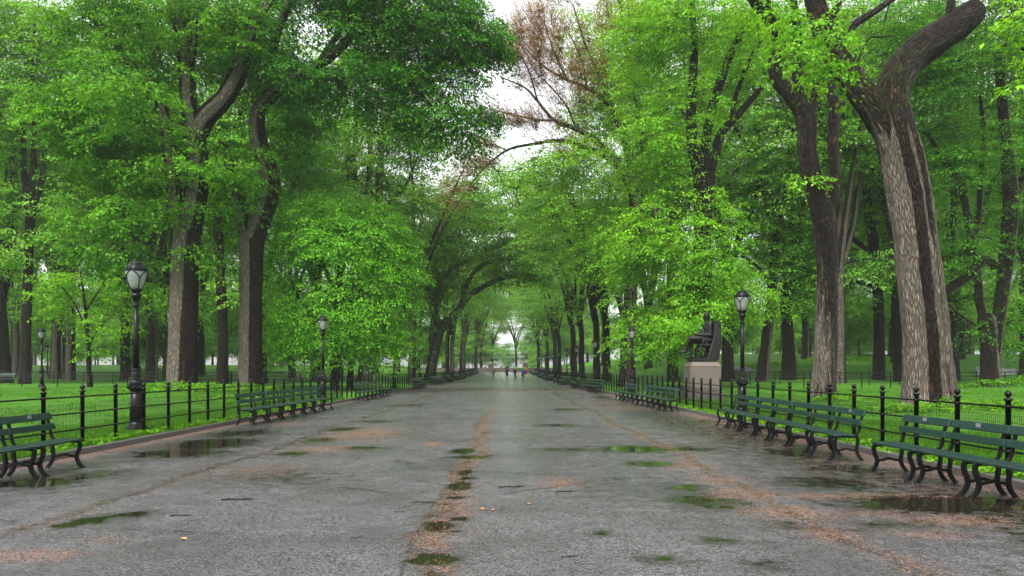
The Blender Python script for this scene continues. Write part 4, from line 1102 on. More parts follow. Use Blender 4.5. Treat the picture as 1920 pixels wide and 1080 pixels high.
# ------------------------------------------------------------------ lamp posts
def bend_profile(t): return t
def make_lamp():
    t = thing("lamp_post", "", "lamp post")
    b = MB()
    b.lathe([(.25, -.2), (.25, .05), (.235, .07), (.235, .12), (.20, .15), (.185, .20), (.165, .23), (.15, .26)], 16, smooth=False)
    b.lathe([(.140, .24), (.133, .60), (.128, .96)], 24, flute=.08)
    b.lathe([(.13, .95), (.155, .98), (.165, 1.02), (.15, 1.06), (.158, 1.10), (.165, 1.15), (.14, 1.19), (.10, 1.21)], 18)
    for k in range(9):
        a = 2 * PI * k / 9
        b.tube([(.14 * math.cos(a), .14 * math.sin(a), .98), (.178 * math.cos(a), .178 * math.sin(a), 1.03), (.165 * math.cos(a + .2), .165 * math.sin(a + .2), 1.09)], [.016, .026, .012], 6)
    b.build("pedestal", M['iron'], t)
    b = MB()
    b.lathe([(.095, 1.20), (.085, 1.23), (.098, 1.30), (.085, 1.38), (.075, 1.41), (.085, 1.425), (.085, 1.445), (.066, 1.46)], 16)
    b.lathe([(.064, 1.45), (.061, 2.2), (.055, 2.88)], 20, flute=.09)
    b.lathe([(.060, 2.87), (.070, 2.89), (.070, 2.91), (.058, 2.93), (.064, 3.00), (.085, 3.07), (.112, 3.12), (.118, 3.14), (.095, 3.16), (.085, 3.19), (.10, 3.22), (.135, 3.26), (.135, 3.29)], 16)
    b.build("shaft", M['iron'], t)
    g = MB()
    prof = [(.120, 3.28), (.150, 3.36), (.190, 3.48), (.218, 3.58), (.228, 3.66), (.222, 3.70)]
    g.lathe(prof, 20)
    lg = g.build("lantern_glass", M['glass'], t)
    b = MB()
    for k in range(4):
        a = PI / 4 + k * PI / 2
        e = .008
        b.tube([((r + e) * math.cos(a), (r + e) * math.sin(a), z) for r, z in prof[:3]], .013, 6)
        for s in (-1, 1):      # each rib splits into a Y that sweeps up to the rim
            pp = []
            for j in range(7):
                q = j / 6
                r = np.interp(3.48 + .20 * q, [z for _, z in prof], [r for r, _ in prof]) + e
                aa = a + s * (.62 * q ** 2.2)
                pp.append((r * math.cos(aa), r * math.sin(aa), 3.48 + .20 * q + .02 * q * (1 - q)))
            b.tube(pp, .011, 6)
    b.lathe([(.225, 3.685), (.246, 3.69), (.25, 3.705), (.246, 3.72), (.222, 3.725)], 20)
    for k in range(16):
        a = 2 * PI * k / 16
        b.tube([(.238 * math.cos(a), .238 * math.sin(a), 3.715), (.246 * math.cos(a), .246 * math.sin(a), 3.755), (.23 * math.cos(a), .23 * math.sin(a), 3.77)], [.016, .013, .004], 5)
    b.build("lantern_frame", M['iron'], t)
    b = MB()
    b.lathe([(.222, 3.71), (.215, 3.75), (.19, 3.80), (.155, 3.835), (.145, 3.85), (.150, 3.86), (.145, 3.875), (.11, 3.895), (.065, 3.91), (.04, 3.92)], 18)
    cp = b.build("cap", M['iron'], t)
    b = MB(); b.lathe([(.03, 3.915), (.022, 3.93), (.034, 3.95), (.022, 3.975), (.006, 3.99)], 10)
    b.build("finial", M['iron'], cp)
    return t
lamp0 = make_lamp()
lamp_used = []
def lamp(x, y, label, group):
    if not lamp_used:
        o = lamp0; o.location = (x, y, gz(x, y) - .03); o['label'] = label; o['group'] = group
    else:
        o = dup(lamp0, (x, y, gz(x, y) - .03), rt.uniform(-.3, .3), label, group)
    lamp_used.append(o); return o
LXL, LXR = -8.5, 7.35
lamp(LXL, 18.35, "nearest black lamp post with pale glass lantern, behind the left fence", "lamp posts along the left fence")
lamp(LXL, 37.0, "black lamp post beside the bushy linden, second along the left fence", "lamp posts along the left fence")
for i, px in enumerate((739, 787, 815, 837, 851, 862, 871, 879, 886, 892)):
    lamp(LXL, F * 8.5 / (950 - px), f"black lamp post, {ORD[i + 2]} from the near end along the left fence", "lamp posts along the left fence")
lamp(LXR, 24.95, "black lamp post right of the seated statue, nearest along the right fence", "lamp posts along the right fence")
lamp(LXR, 46.9, "black lamp post half hidden in leaves left of the statue, second along the right fence", "lamp posts along the right fence")
for i, px in enumerate((1115, 1081, 1063, 1048, 1037, 1029, 1022, 1016, 1011, 1007)):
    lamp(LXR, F * LXR / (px - 950), f"black lamp post, {ORD[i + 2]} from the near end along the right fence", "lamp posts along the right fence")
lamp(-30.8, 53.0, "small dark lamp post far out in the left lawn by the rear fence", "lone lamp posts in the lawns")
lamp(-62, 108.0, "tiny distant lamp post just right of the small far left lamp post", "lone lamp posts in the lawns")
lamp(41, 108.0, "slim distant lamp post beside the grey rock in the right lawn", "lone lamp posts in the lawns")
lamp(1.9, 218, "lamp post standing at the plaza wall near the rainbow umbrella", "lone lamp posts in the lawns")

# ------------------------------------------------------------------ benches
def make_bench(plaque):
    L = 1.20
    t = thing("park_bench", "", "bench")
    for i, (x0, x1, z) in enumerate([(.125, .245, .425), (.012, .115, .432), (-.10, .002, .428)]):
        b = MB(); b.box((x0, -L/2 + .006, z - .018), (x1, L/2 - .006, z + .012), .006); b.build("seat_slat", M['green'], t)
    def back(z0, z1, x0, x1, nm):
        b = MB(); bm = bmesh.new(); bmesh.ops.create_cube(bm, size=1)
        h = math.hypot(z1 - z0, x1 - x0); an = math.atan2(x1 - x0, z1 - z0)
        for v in bm.verts: v.co = Vector((v.co.x * .032, v.co.y * (L - .014), v.co.z * h))
        bmesh.ops.bevel(bm, geom=list(bm.edges), offset=.007, segments=2, affect='EDGES', profile=.5)
        bmesh.ops.rotate(bm, verts=bm.verts, matrix=Matrix.Rotation(an, 3, 'Y'))
        bmesh.ops.translate(bm, verts=bm.verts, vec=((x0 + x1) / 2, 0, (z0 + z1) / 2))
        b.bm(bm); return b.build(nm, M['green'], t)
    back(.585, .675, -.185, -.205, "back_slat")
    top = back(.735, .835, -.235, -.275, "back_slat")
    if plaque:
        b = MB(); b.box((-.2405, -.045, .775), (-.2335, .045, .825)); b.build("plaque", M['plaque'], top)
    for s in (-1, 1):
        b = MB()
        y = s * (L / 2 - .10)
        b.bar(smooth_path([(.20, 0, .40), (.232, 0, .385), (.243, 0, .34), (.228, 0, .27), (.198, 0, .20), (.192, 0, .15), (.215, 0, .08), (.262, 0, .02), (.29, 0, .0)], 3) and
              [(p.x, p.z) for p in smooth_path([(.20, 0, .40), (.232, 0, .385), (.243, 0, .34), (.228, 0, .27), (.198, 0, .20), (.192, 0, .15), (.215, 0, .08), (.262, 0, .02), (.29, 0, .0)], 3)], .05, .046)
        b.bar([(p.x, p.z) for p in smooth_path([(-.165, 0, .41), (-.178, 0, .34), (-.172, 0, .26), (-.160, 0, .19), (-.172, 0, .12), (-.21, 0, .05), (-.255, 0, .0)], 3)], .048, .042)
        b.bar([(p.x, p.z) for p in smooth_path([(.195, 0, .165), (.10, 0, .178), (.02, 0, .20), (-.06, 0, .178), (-.162, 0, .17)], 3)], .040, .034)
        b.bar([(.235, .392), (.10, .397), (-.05, .395), (-.172, .398)], .046, .036)
        b.bar([(p.x, p.z) for p in smooth_path([(-.10, 0, .418), (-.155, 0, .435), (-.193, 0, .49), (-.208, 0, .57), (-.226, 0, .66), (-.258, 0, .76), (-.286, 0, .83)], 3)], .044, .030)
        b.lathe([(.03, -.005), (.036, .006), (.03, .016)], 8, (.285, 0, 0)); b.lathe([(.03, -.005), (.034, .006), (.03, .016)], 8, (-.25, 0, 0))
        b.shift((0, y, 0)); b.build("end_frame", M['iron'], t)
    return t
bench_proto = {}
bench_n = 0
def bench_row(p_far, p_near, n, side, where, plaques=(), skip=(), lens=None):
    """a row of n single benches between two ground points (centre line of their seats)"""
    global bench_n
    a, c = Vector((*p_far, 0)), Vector((*p_near, 0))
    dv = c - a; rz = math.atan2(dv.y, dv.x) + PI / 2
    if side > 0: rz += PI            # local +x (the seat front) looks to the walk
    if side > 0 and math.cos(rz) > 0: rz += PI
    if side < 0 and math.cos(rz) < 0: rz += PI
    for i in range(n):
        if i in skip: continue
        q = a + dv * ((i + .5) / n)
        k = n - i        # counted from the near end
        pl = i in plaques
        lab = f"green slatted bench, {ORD[k - 1]} from the near end of {where}"
        loc = (q.x, q.y, float(mall_z(q.y)))
        grp = "benches along the right of the walk" if side > 0 else "benches along the left of the walk"
        rzz = rz + rt.uniform(-.028, .028)
        if pl not in bench_proto:
            o = make_bench(pl); bench_proto[pl] = o
            o.location = loc; o.rotation_euler = (0, 0, rzz); tag(o, lab, None, grp)
        else:
            o = dup(bench_proto[pl], loc, rzz, lab, grp)
        bench_n += 1
BXR, BXL = 5.72, -6.88
bench_row((5.62, 11.85), (5.80, 7.05), 4, 1, "the nearest row on the right", (0, 1, 2, 3))
bench_row((5.95, 21.75), (5.60, 13.05), 7, 1, "the second row on the right", (6,))
bench_row((5.80, 35.4), (5.85, 28.2), 6, 1, "the row in front of the statue", (5,))
bench_row((5.70, 40.1), (5.74, 36.5), 3, 1, "the short row just beyond the statue", ())
RY = [(58.3, 50.0), (71.6, 63.2), (85.2, 76.8), (98.6, 90.2), (112, 103.6), (125.5, 117), (139, 130.5), (152.5, 144), (166, 157.5), (180, 171.5), (194, 185.5)]
for i, (a, c) in enumerate(RY):
    bench_row((5.72 + (.25 if i % 2 else -.1), a), (5.80 - (.2 if i % 2 else -.1), c), 7, 1, f"the {ORD[i + 4]} right row", () )
bench_row((-6.78, 12.38), (-6.80, 9.98), 2, -1, "the nearest row on the left", (0, 1))
bench_row((-6.85, 30.4), (-7.02, 21.4), 7, -1, "the second row on the left", ())
bench_row((-7.0, 46.6), (-7.02, 37.9), 7, -1, "the third row on the left", ())
LY = [(68, 59.6), (85.4, 77), (101.6, 93.2), (118, 109.6), (134, 125.6), (150, 141.6), (166, 157.6), (182, 173.6), (196, 187.6)]
for i, (a, c) in enumerate(LY):
    bench_row((-6.95 + (.2 if i % 2 else -.1), a), (-6.95 - (.15 if i % 2 else -.1), c), 7, -1, f"the {ORD[i + 3]} left row", ())
o = dup(bench_proto[False], (-38.8, 62.0, gz(-38.8, 62)), -PI / 2, "lone green bench at the left picture edge between the rear fences", "benches in the lawns")

# ------------------------------------------------------------------ bodies grown from tapered limbs into one skin
def capsule(mb, p0, r0, p1, r1, n=12):
    a, b = Vector(p0), Vector(p1)
    d = b - a
    if d.length < 1e-5: d = Vector((0, 0, .001))
    t = d.normalized(); up = Vector((0, 0, 1)) if abs(t.z) < .9 else Vector((1, 0, 0))
    u = t.cross(up).normalized(); w = t.cross(u)
    rings = []
    for k in range(1, 5): an = -PI / 2 + k * PI / 10; rings.append((a + t * r0 * math.sin(an), r0 * math.cos(an)))
    rings.append((a, r0)); rings.append((b, r1))
    for k in range(1, 5): an = k * PI / 10; rings.append((b + t * r1 * math.sin(an), r1 * math.cos(an)))
    vs = [a - t * r0]
    for c, r in rings: vs += [c + (u * math.cos(2*PI*k/n) + w * math.sin(2*PI*k/n)) * r for k in range(n)]
    vs.append(b + t * r1)
    fs = [(0, 1 + (k+1) % n, 1 + k) for k in range(n)]
    m = len(rings)
    fs += [(1+i*n+k, 1+i*n+(k+1) % n, 1+(i+1)*n+(k+1) % n, 1+(i+1)*n+k) for i in range(m-1) for k in range(n)]
    fs += [(1+(m-1)*n+k, 1+(m-1)*n+(k+1) % n, len(vs)-1) for k in range(n)]
    mb.add(vs, fs, True)
def fuse(mb, name, voxel, mat, parent, smooth=3):
    me = mb.mesh(name); o = link_mesh(name, me, mat, None)
    m = o.modifiers.new("r", 'REMESH'); m.mode = 'VOXEL'; m.voxel_size = voxel; m.use_smooth_shade = True
    s = o.modifiers.new("s", 'SMOOTH'); s.iterations = smooth; s.factor = .5
    dg = bpy.context.evaluated_depsgraph_get()
    me2 = bpy.data.meshes.new_from_object(o.evaluated_get(dg))
    o.modifiers.clear(); o.data = me2; bpy.data.meshes.remove(me)
    if len(me2.materials) == 0: me2.materials.append(mat)
    if parent: o.parent = parent
    return o

# seated bronze on its granite pedestal
SX, SY = 9.28, 38.0
sz0 = gz(SX, SY)
ped = thing("stone_pedestal", "tan granite pedestal with sloped shoulders carrying the seated bronze", "pedestal", (SX, SY, sz0))
b = MB(); b.box((-.82, -.82, -.1), (.82, .82, .30), .02); b.box((-.77, -.77, .28), (.77, .77, .46), .015); b.build("base", M['granite2'], ped)
b = MB(); b.box((-.715, -.715, .45), (.715, .715, 1.53), .008); b.build("die", M['granite'], ped)
b = MB()
b.add([(-.725, -.725, 1.525), (.725, -.725, 1.525), (.725, .725, 1.525), (-.725, .725, 1.525), (-.725, -.725, 1.55), (.725, -.725, 1.55), (.725, .725, 1.55), (-.725, .725, 1.55), (-.60, -.60, 1.73), (.60, -.60, 1.73), (.60, .60, 1.73), (-.60, .60, 1.73)],
      [(3, 2, 1, 0), (0, 1, 5, 4), (1, 2, 6, 5), (2, 3, 7, 6), (3, 0, 4, 7), (4, 5, 9, 8), (5, 6, 10, 9), (6, 7, 11, 10), (7, 4, 8, 11), (8, 9, 10, 11)])
b.build("cap", M['granite'], ped)
st = thing("seated_statue", "dark bronze seated man with crossed legs in a cloak draped chair on the granite pedestal", "statue", (SX, SY, sz0 + 1.725))
st.scale = (1.04, 1.04, 1.07)
b = MB(); b.box((-.56, -.52, 0), (.56, .52, .15), .02); b.build("plinth", M['bronze'], st)
K = .00446
def S(x, y, v=0.0): return ((x - 375) * K, v, (575 - y) * K + .15)
b = MB()
BULK = 1.16
def cp(a, ra, c, rc, n=12): capsule(b, S(*a), ra * (BULK if n == 12 else 1), S(*c), rc * (BULK if n == 12 else 1), n)
cp((425, 388, -.10), .17, (425, 388, .10), .17); cp((428, 385), .20, (432, 330), .19); cp((432, 335, -.06), .18, (434, 270, -.08), .20); cp((432, 335, .06), .18, (434, 270, .08), .20)
cp((436, 246, -.20), .115, (436, 246, .20), .115); cp((430, 240), .12, (424, 205), .085); cp((424, 215), .08, (420, 185), .075)
# head: skull, face, chin beard, nose, brow, ears, hair
cp((428, 150), .112, (418, 148), .112); cp((410, 160), .085, (406, 175), .07); cp((398, 185), .045, (405, 190), .05); cp((389, 160), .018, (386, 168), .022); cp((392, 150, -.04), .022, (392, 150, .04), .022)
cp((393, 178, -.03), .018, (393, 178, .03), .018); cp((424, 163, -.108), .02, (424, 172, -.105), .018); cp((424, 163, .108), .02, (424, 172, .105), .018); cp((440, 165), .09, (438, 180), .07); cp((430, 132), .09, (415, 132), .07)
# near arm (toward the walk's near end) with open palm-up hand
for sgn, hx, hy in ((-1, 0, 0), (1, 14, -6)):
    cp((440, 246, .25 * sgn), .105, (446, 335, .30 * sgn), .085); cp((446, 338, .30 * sgn), .085, (315 + hx, 336 + hy, .19 * sgn), .055)
    cp((330 + hx, 336 + hy, .20 * sgn), .066, (318 + hx, 336 + hy, .19 * sgn), .066)
    cp((308 + hx, 334 + hy, .17 * sgn), .036, (288 + hx, 328 + hy, .16 * sgn), .036); cp((308 + hx, 334 + hy, .22 * sgn), .034, (290 + hx, 329 + hy, .21 * sgn), .032)
    for j, (vo, ln, dy) in enumerate(((.125, 26, -10), (.155, 30, -10), (.185, 28, -8), (.215, 22, -4))):
        x1, y1 = 288 + hx, 328 + hy
        cp((x1, y1, vo * sgn), .017, (x1 - ln * .55, y1 + dy * .45, vo * sgn), .0155, 8); cp((x1 - ln * .55, y1 + dy * .45, vo * sgn), .0155, (x1 - ln, y1 + dy * 1.3, vo * sgn), .012, 8)
    cp((302 + hx, 330 + hy, .125 * sgn), .02, (288 + hx, 316 + hy, .095 * sgn), .015, 8)
# crossed leg and standing leg
cp((415, 388, -.13), .15, (330, 372, -.12), .13); cp((330, 372, -.12), .13, (254, 372, -.06), .10); cp((250, 378, -.06), .098, (222, 440, -.02), .075); cp((222, 440, -.02), .075, (206, 500, 0), .058)
cp((212, 498, 0), .055, (190, 508, 0), .05); cp((190, 508, 0), .05, (150, 508, .01), .036); cp((150, 508, .01), .036, (133, 508, .01), .024); cp((212, 506, 0), .045, (205, 514, 0), .035)
cp((415, 392, .13), .15, (280, 398, .10), .105); cp((276, 402, .10), .102, (266, 470, .10), .078); cp((266, 470, .10), .078, (262, 545, .10), .062); cp((264, 552, .10), .055, (240, 562, .10), .048); cp((240, 562, .10), .048, (205, 568, .10), .028)
# coat skirt and lapels
cp((400, 395, -.22), .07, (385, 455, -.26), .05); cp((375, 395, -.21), .05, (372, 450, -.25), .04); cp((425, 400, -.22), .08, (410, 440, -.27), .06)
cp((418, 232, -.10), .05, (385, 300, -.08), .04); cp((418, 232, .10), .05, (385, 300, .08), .04); cp((385, 300, 0), .12, (380, 350, 0), .14)
fig = fuse(b, "figure", .0125, M['bronze'], st, 2)
BULK = 1.0
b = MB()
cp((345, 440, -.30), .05, (480, 440, -.30), .06); cp((345, 440, .30), .05, (480, 440, .30), .06)
for v in (-.28, -.14, 0, .14, .28): cp((350, 445, v), .07, (500, 445, v), .08)
for sgn in (-1, 1):
    cp((352, 445, .30 * sgn), .05, (325, 490, .31 * sgn), .045); cp((325, 490, .31 * sgn), .045, (338, 535, .30 * sgn), .035); cp((338, 535, .30 * sgn), .035, (320, 566, .31 * sgn), .04)
    cp((318, 470, .2 * sgn), .03, (314, 566, .2 * sgn), .035)
    cp((490, 445, .30 * sgn), .06, (500, 568, .32 * sgn), .06); cp((375, 395, .34 * sgn), .045, (480, 385, .35 * sgn), .05); cp((375, 395, .34 * sgn), .045, (355, 445, .33 * sgn), .04)
for v in (-.30, -.15, 0, .15, .30): cp((492, 440, v), .06, (508, 225, v * .9), .055)
fuse(b, "chair", .014, M['bronze'], st, 2)
b = MB(); rs = random.Random(3)
for i in range(9):            # cloak hanging over the back of the chair, in long folds
    q = i / 8
    xt, yt = 494 + 50 * q, 214 + 6 * abs(q - .5)
    xb, yb = 400 + 112 * q ** .8, 588 - 14 * abs(q - .45)
    for v0, v1 in ((-.33, -.40), (.33, .38)):
        m1 = (xt * .62 + xb * .38 + 12, yt * .55 + yb * .45, v0 * .4 + v1 * .6)
        cp((xt, yt, v0 * .92), .036, m1, .034 + .036 * (i % 2)); cp(m1, .034 + .036 * (i % 2), (xb, yb, v1 - .05 * (1 - q)), .034 + .026 * (i % 2))
for i in range(8):
    v = -.34 + .68 * i / 7
    cp((520, 208, v * .9), .058, (540, 250, v), .050); cp((540, 250, v), .036 + .028 * (i % 2), (545, 420, v * 1.02), .036 + .028 * (i % 2)); cp((545, 420, v * 1.02), .036 + .028 * (i % 2), (520, 575, v * 1.1), .036 + .03 * (i % 2))
cp((500, 216, -.30), .06, (500, 216, .30), .06); cp((372, 578, -.36), .03, (430, 592, -.42), .04); cp((385, 565, -.38), .03, (450, 590, -.44), .045)
fuse(b, "cloak", .014, M['bronze'], st, 1)

# ------------------------------------------------------------------ people and umbrellas far down the walk
MP = {}
def pm(c, r=.7):
    if c not in MP: MP[c] = mat_plain("cloth_" + str(len(MP)), c, r, 0, .15, 20)
    return MP[c]
SKIN = mat_plain("skin", (.42, .24, .17), .5, 0, .08, 20)
def person(x, y, label, coat, legs, hat=None, stride=.18, h=1.72, arm_up=True, face=1, rz=0.0, bare=False):
    """walking figure; +y is its facing when face=1 (away from the viewer)"""
    t = thing("person", label, "person", (x, y, float(mall_z(y))), rz if face > 0 else rz + PI)
    s = h / 1.75
    b = MB()
    def c(p0, r0, p1, r1, n=10): capsule(b, [q * s for q in p0], r0 * s, [q * s for q in p1], r1 * s, n)
    c((-.07, 0, .93), .10, (.07, 0, .93), .10); c((0, 0, .95), .125, (0, .01, 1.15), .115); c((-.06, 0, 1.2), .11, (-.09, 0, 1.36), .09); c((.06, 0, 1.2), .11, (.09, 0, 1.36), .09)
    c((-.15, 0, 1.42), .055, (.15, 0, 1.42), .055); c((0, 0, 1.42), .06, (0, .01, 1.54), .05)
    c((0, .005, 1.63), .085, (0, .02, 1.68), .088); c((0, .06, 1.58), .05, (0, .055, 1.60), .06); c((0, .105, 1.615), .012, (0, .115, 1.60), .016, 6); c((-.088, .01, 1.62), .016, (-.088, .01, 1.64), .016, 6); c((.088, .01, 1.62), .016, (.088, .01, 1.64), .016, 6)
    for sg, st_ in ((-1, stride), (1, -stride)):
        c((.09 * sg, 0, .90), .088, (.09 * sg, st_ * .55 + .03, .50), .06); c((.09 * sg, st_ * .55 + .03, .50), .058, (.09 * sg, st_ - (.06 if st_ < 0 else 0), .09), .038)
        c((.09 * sg, st_ - .03, .045), .035, (.10 * sg, st_ + .15, .035), .028)
    def arm(sg, el, wr):
        c((.19 * sg, 0, 1.41), .05, el, .04); c(el, .04, wr, .03)
        d = (Vector(wr) - Vector(el)).normalized(); side = Vector((0, 1, 0)) if abs(d.y) < .8 else Vector((1, 0, 0))
        hc = Vector(wr) + d * .05
        c(wr, .028, hc, .032)
        for j, ln in enumerate((.055, .065, .06, .045)):
            p = hc + side * (-.027 + .018 * j) + d * .02
            q = p + d * ln * .6; e = q + d * ln * .3 + Vector((-.02 * sg, 0, 0))
            c(p, .010, q, .009, 6); c(q, .009, e, .008, 6)
        c(hc + side * .03, .011, hc + side * .055 + d * .03, .009, 6)
    if arm_up: arm(1, (.25, .06, 1.17), (.15, .19, 1.28))
    else: arm(1, (.25, -.04, 1.14), (.25, .08, .90))
    arm(-1, (-.25, -.02, 1.14), (-.26, .07, .89))
    body = fuse(b, "body", .0105, SKIN, t, 1)
    def shell(nm, z0, z1, mat, rr, arms=False):
        q = MB()
        def cc(p0, r0, p1, r1): capsule(q, [v * s for v in p0], r0 * s, [v * s for v in p1], r1 * s, 12)
        if nm == "trousers":
            cc((-.07, 0, .94), .115, (.07, 0, .94), .115)
            for sg, st_ in ((-1, stride), (1, -stride)):
                cc((.09 * sg, 0, .90), .105, (.09 * sg, st_ * .55 + .03, .50), .078)
                if not bare: cc((.09 * sg, st_ * .55 + .03, .50), .076, (.09 * sg, st_ - (.06 if st_ < 0 else 0), .13), .058)
        elif nm == "hair":
            cc((0, -.012, 1.66), .096, (0, -.005, 1.69), .096); cc((0, -.045, 1.60), .07, (0, -.04, 1.66), .085)
        elif nm == "shoes":
            for sg, st_ in ((-1, stride), (1, -stride)): cc((.09 * sg, st_ - .035, .05), .047, (.10 * sg, st_ + .16, .036), .036)
        else:
            cc((-.08, 0, .86), .135, (.08, 0, .86), .135); cc((0, 0, .95), .17, (0, 0, 1.2), .155); cc((-.08, 0, 1.2), .135, (-.09, 0, 1.36), .115); cc((.08, 0, 1.2), .135, (.09, 0, 1.36), .115)
            cc((-.15, 0, 1.41), .08, (.15, 0, 1.41), .08)
            e = (.25, .06, 1.17) if arm_up else (.25, -.04, 1.14); w = (.165, .17, 1.265) if arm_up else (.25, .06, .95)
            cc((.19, 0, 1.40), .07, e, .058); cc(e, .058, w, .045); cc((-.19, 0, 1.40), .07, (-.25, -.02, 1.14), .058); cc((-.25, -.02, 1.14), .058, (-.258, .05, .95), .045)
        return fuse(q, nm, .013, mat, t, 1)
    shell("trousers", 0, 0, pm(legs), 0); shell("jacket", 0, 0, pm(coat), 0); shell("shoes", 0, 0, pm((.02, .02, .022)), 0); shell("hair", 0, 0, pm(hat or (.03, .02, .015)), 0)
    return t
def umbrella(hand, tilt, cols, label, rad=.52, n=8, dome=.20):
    """hand = grip point; the shaft rises along the tilt direction"""
    t = thing("umbrella", label, "umbrella", hand)
    ax = Vector(tilt).normalized(); rot = Vector((0, 0, 1)).rotation_difference(ax)
    L = .62
    b = MB(); b.tube([(0, 0, -.10), (0, 0, L)], .007, 6); b.lathe([(.004, L - .01), (.008, L + .01), (.003, L + .06)], 6); o = b.build("shaft", M['iron'], t)
    h = MB(); h.tube(smooth_path([(0, 0, -.06), (0, 0, -.13), (.02, 0, -.165), (.05, 0, -.15), (.055, 0, -.12)], 3), .013, 6); hd = h.build("handle", pm((.05, .03, .02)), t)
    rb = MB()
    for k in range(n):
        a = 2 * PI * k / n
        rb.tube([(rad * q * math.cos(a), rad * q * math.sin(a), L - .012 - dome * q * q) for q in (0, .3, .6, .85, 1)], .004, 4)
    ribs = rb.build("ribs", M['iron'], t)
    parts = [o, hd, ribs]
    for k in range(n):
        a0, a1 = 2 * PI * k / n, 2 * PI * (k + 1) / n
        m = MB(); vs = []; G = 6
        for i in range(G + 1):
            q = i / G
            for j in range(G + 1):
                a = a0 + (a1 - a0) * j / G; w = 4 * (j / G) * (1 - j / G)
                r = rad * q * (1 - .07 * w * q)
                vs.append((r * math.cos(a), r * math.sin(a), L - dome * q * q - .015 * w * q))
        m.add(vs, [(i*(G+1)+j, (i+1)*(G+1)+j, (i+1)*(G+1)+j+1, i*(G+1)+j+1) for i in range(G) for j in range(G)], True)
        pn = m.build("canopy_panel", pm(cols[k % len(cols)], .6), t)
        md = None
        parts.append(pn)
    for p in parts: p.rotation_mode = 'QUATERNION'; p.rotation_quaternion = rot
    return t
def mz(y): return float(mall_z(y))
yb = 120.0; xb_ = 0.05
person(xb_, yb, "person in a dark blue jacket walking away under a black umbrella", (.045, .055, .16), (.03, .03, .04), None, .14, 1.76, True, 1, 0, True)
umbrella((xb_ + .15, yb + .22, mz(yb) + 1.31), (-.16, -.1, 1), [(.03, .03, .035)], "black umbrella with upturned edges over the person in blue", .56, 8, .16)
yb = 124.0; xg = (966 - VX) * yb / F
person(xg, yb, "person in dark clothes walking away under a bright green umbrella", (.03, .026, .028), (.05, .04, .04), None, .12, 1.66, True, 1)
umbrella((xg + .14, yb + .21, mz(yb) + 1.24), (0, -.1, 1), [(.16, .45, .05), (.13, .38, .04)], "bright green umbrella over the person in dark clothes", .50)
yb = 112.0; xr = (980.5 - VX) * yb / F
person(xr, yb, "person in black trousers striding under a tilted rainbow umbrella", (.035, .028, .035), (.02, .02, .024), None, .20, 1.72, True, -1, .25)
umbrella((xr + .05, yb - .14, mz(yb) + 1.22), (.42, -.78, .34), [(.85, .10, .02), (.85, .32, .01), (.80, .62, .02), (.22, .55, .03), (.02, .35, .42), (.03, .08, .40), (.16, .03, .22), (.55, .02, .12)], "tilted rainbow umbrella with a different colour on each panel", .60, 8, .2)
yb = 135.0; xp = (925 - VX) * yb / F
person(xp, yb, "person in a pale grey top and pink cap near the left stone pier", (.16, .155, .165), (.14, .12, .11), (.40, .18, .16), .15, 1.66, False, -1)

# ------------------------------------------------------------------ the plaza wall at the end of the walk
PY = 238.0
wz = mz(PY)
wl = thing("stone_wall", "low carved stone balustrade closing the far end of the walk", "wall", (0, PY, wz))
b = MB(); b.box((-26, -.3, 0), (24, .3, .22)); b.build("plinth", M['sandstone'], wl)
b = MB(); b.box((-26, -.22, .22), (24, .22, 1.0)); 
for i in range(34):
    x = -25 + i * 1.45
    b.lathe([(.30, -.30), (.30, -.25), (.22, -.24)], 10, (0, 0, 0)) if False else None
    b.box((x, -.27, .34), (x + .25, -.21, .88), .02); b.box((x + .5, -.26, .48), (x + 1.1, -.21, .76), .03)
b.build("carved_panel", M['sandstone'], wl)
b = MB(); b.box((-26, -.32, 1.0), (24, .32, 1.18), .03); b.build("coping", M['sandstone'], wl)
for i, x in enumerate((-6.3, -1.6, 2.4, 10.5)):
    b = MB(); b.box((x - .45, -.45, 0), (x + .45, .45, 1.35), .03); b.lathe([(.45, 1.34), (.46, 1.42), (.36, 1.55), (.2, 1.75), (.05, 1.85)], 8, (x, 0, 0)); b.build("newel", M['sandstone'], wl)
for px, lab in ((920, "stocky stone pier with domed top left of the walkers at the plaza wall"), (985, "stocky stone pier with a flat cap rising behind the rainbow umbrella")):
    x = (px - VX) * 236 / F
    p = thing("stone_pier", lab, "pier", (x, 236, wz), 0, "stone piers at the plaza stairs")
    b = MB(); b.box((-.85, -.85, 0), (.85, .85, .4), .03); b.box((-.72, -.72, .38), (.72, .72, 1.9), .03); b.box((-.5, -.74, .6), (.5, -.70, 1.6), .03); b.build("shaft", M['sandstone'], p)
    b = MB(); b.box((-.9, -.9, 1.88), (.9, .9, 2.1), .04)
    b.lathe([(.80, 2.08), (.78, 2.4), (.62, 2.75), (.35, 3.0), (.1, 3.12)] if px < 950 else [(.82, 2.08), (.86, 2.5), (.74, 2.8), (.6, 2.9), (.1, 3.0)], 8, smooth=False); b.build("cap", M['sandstone'], p)

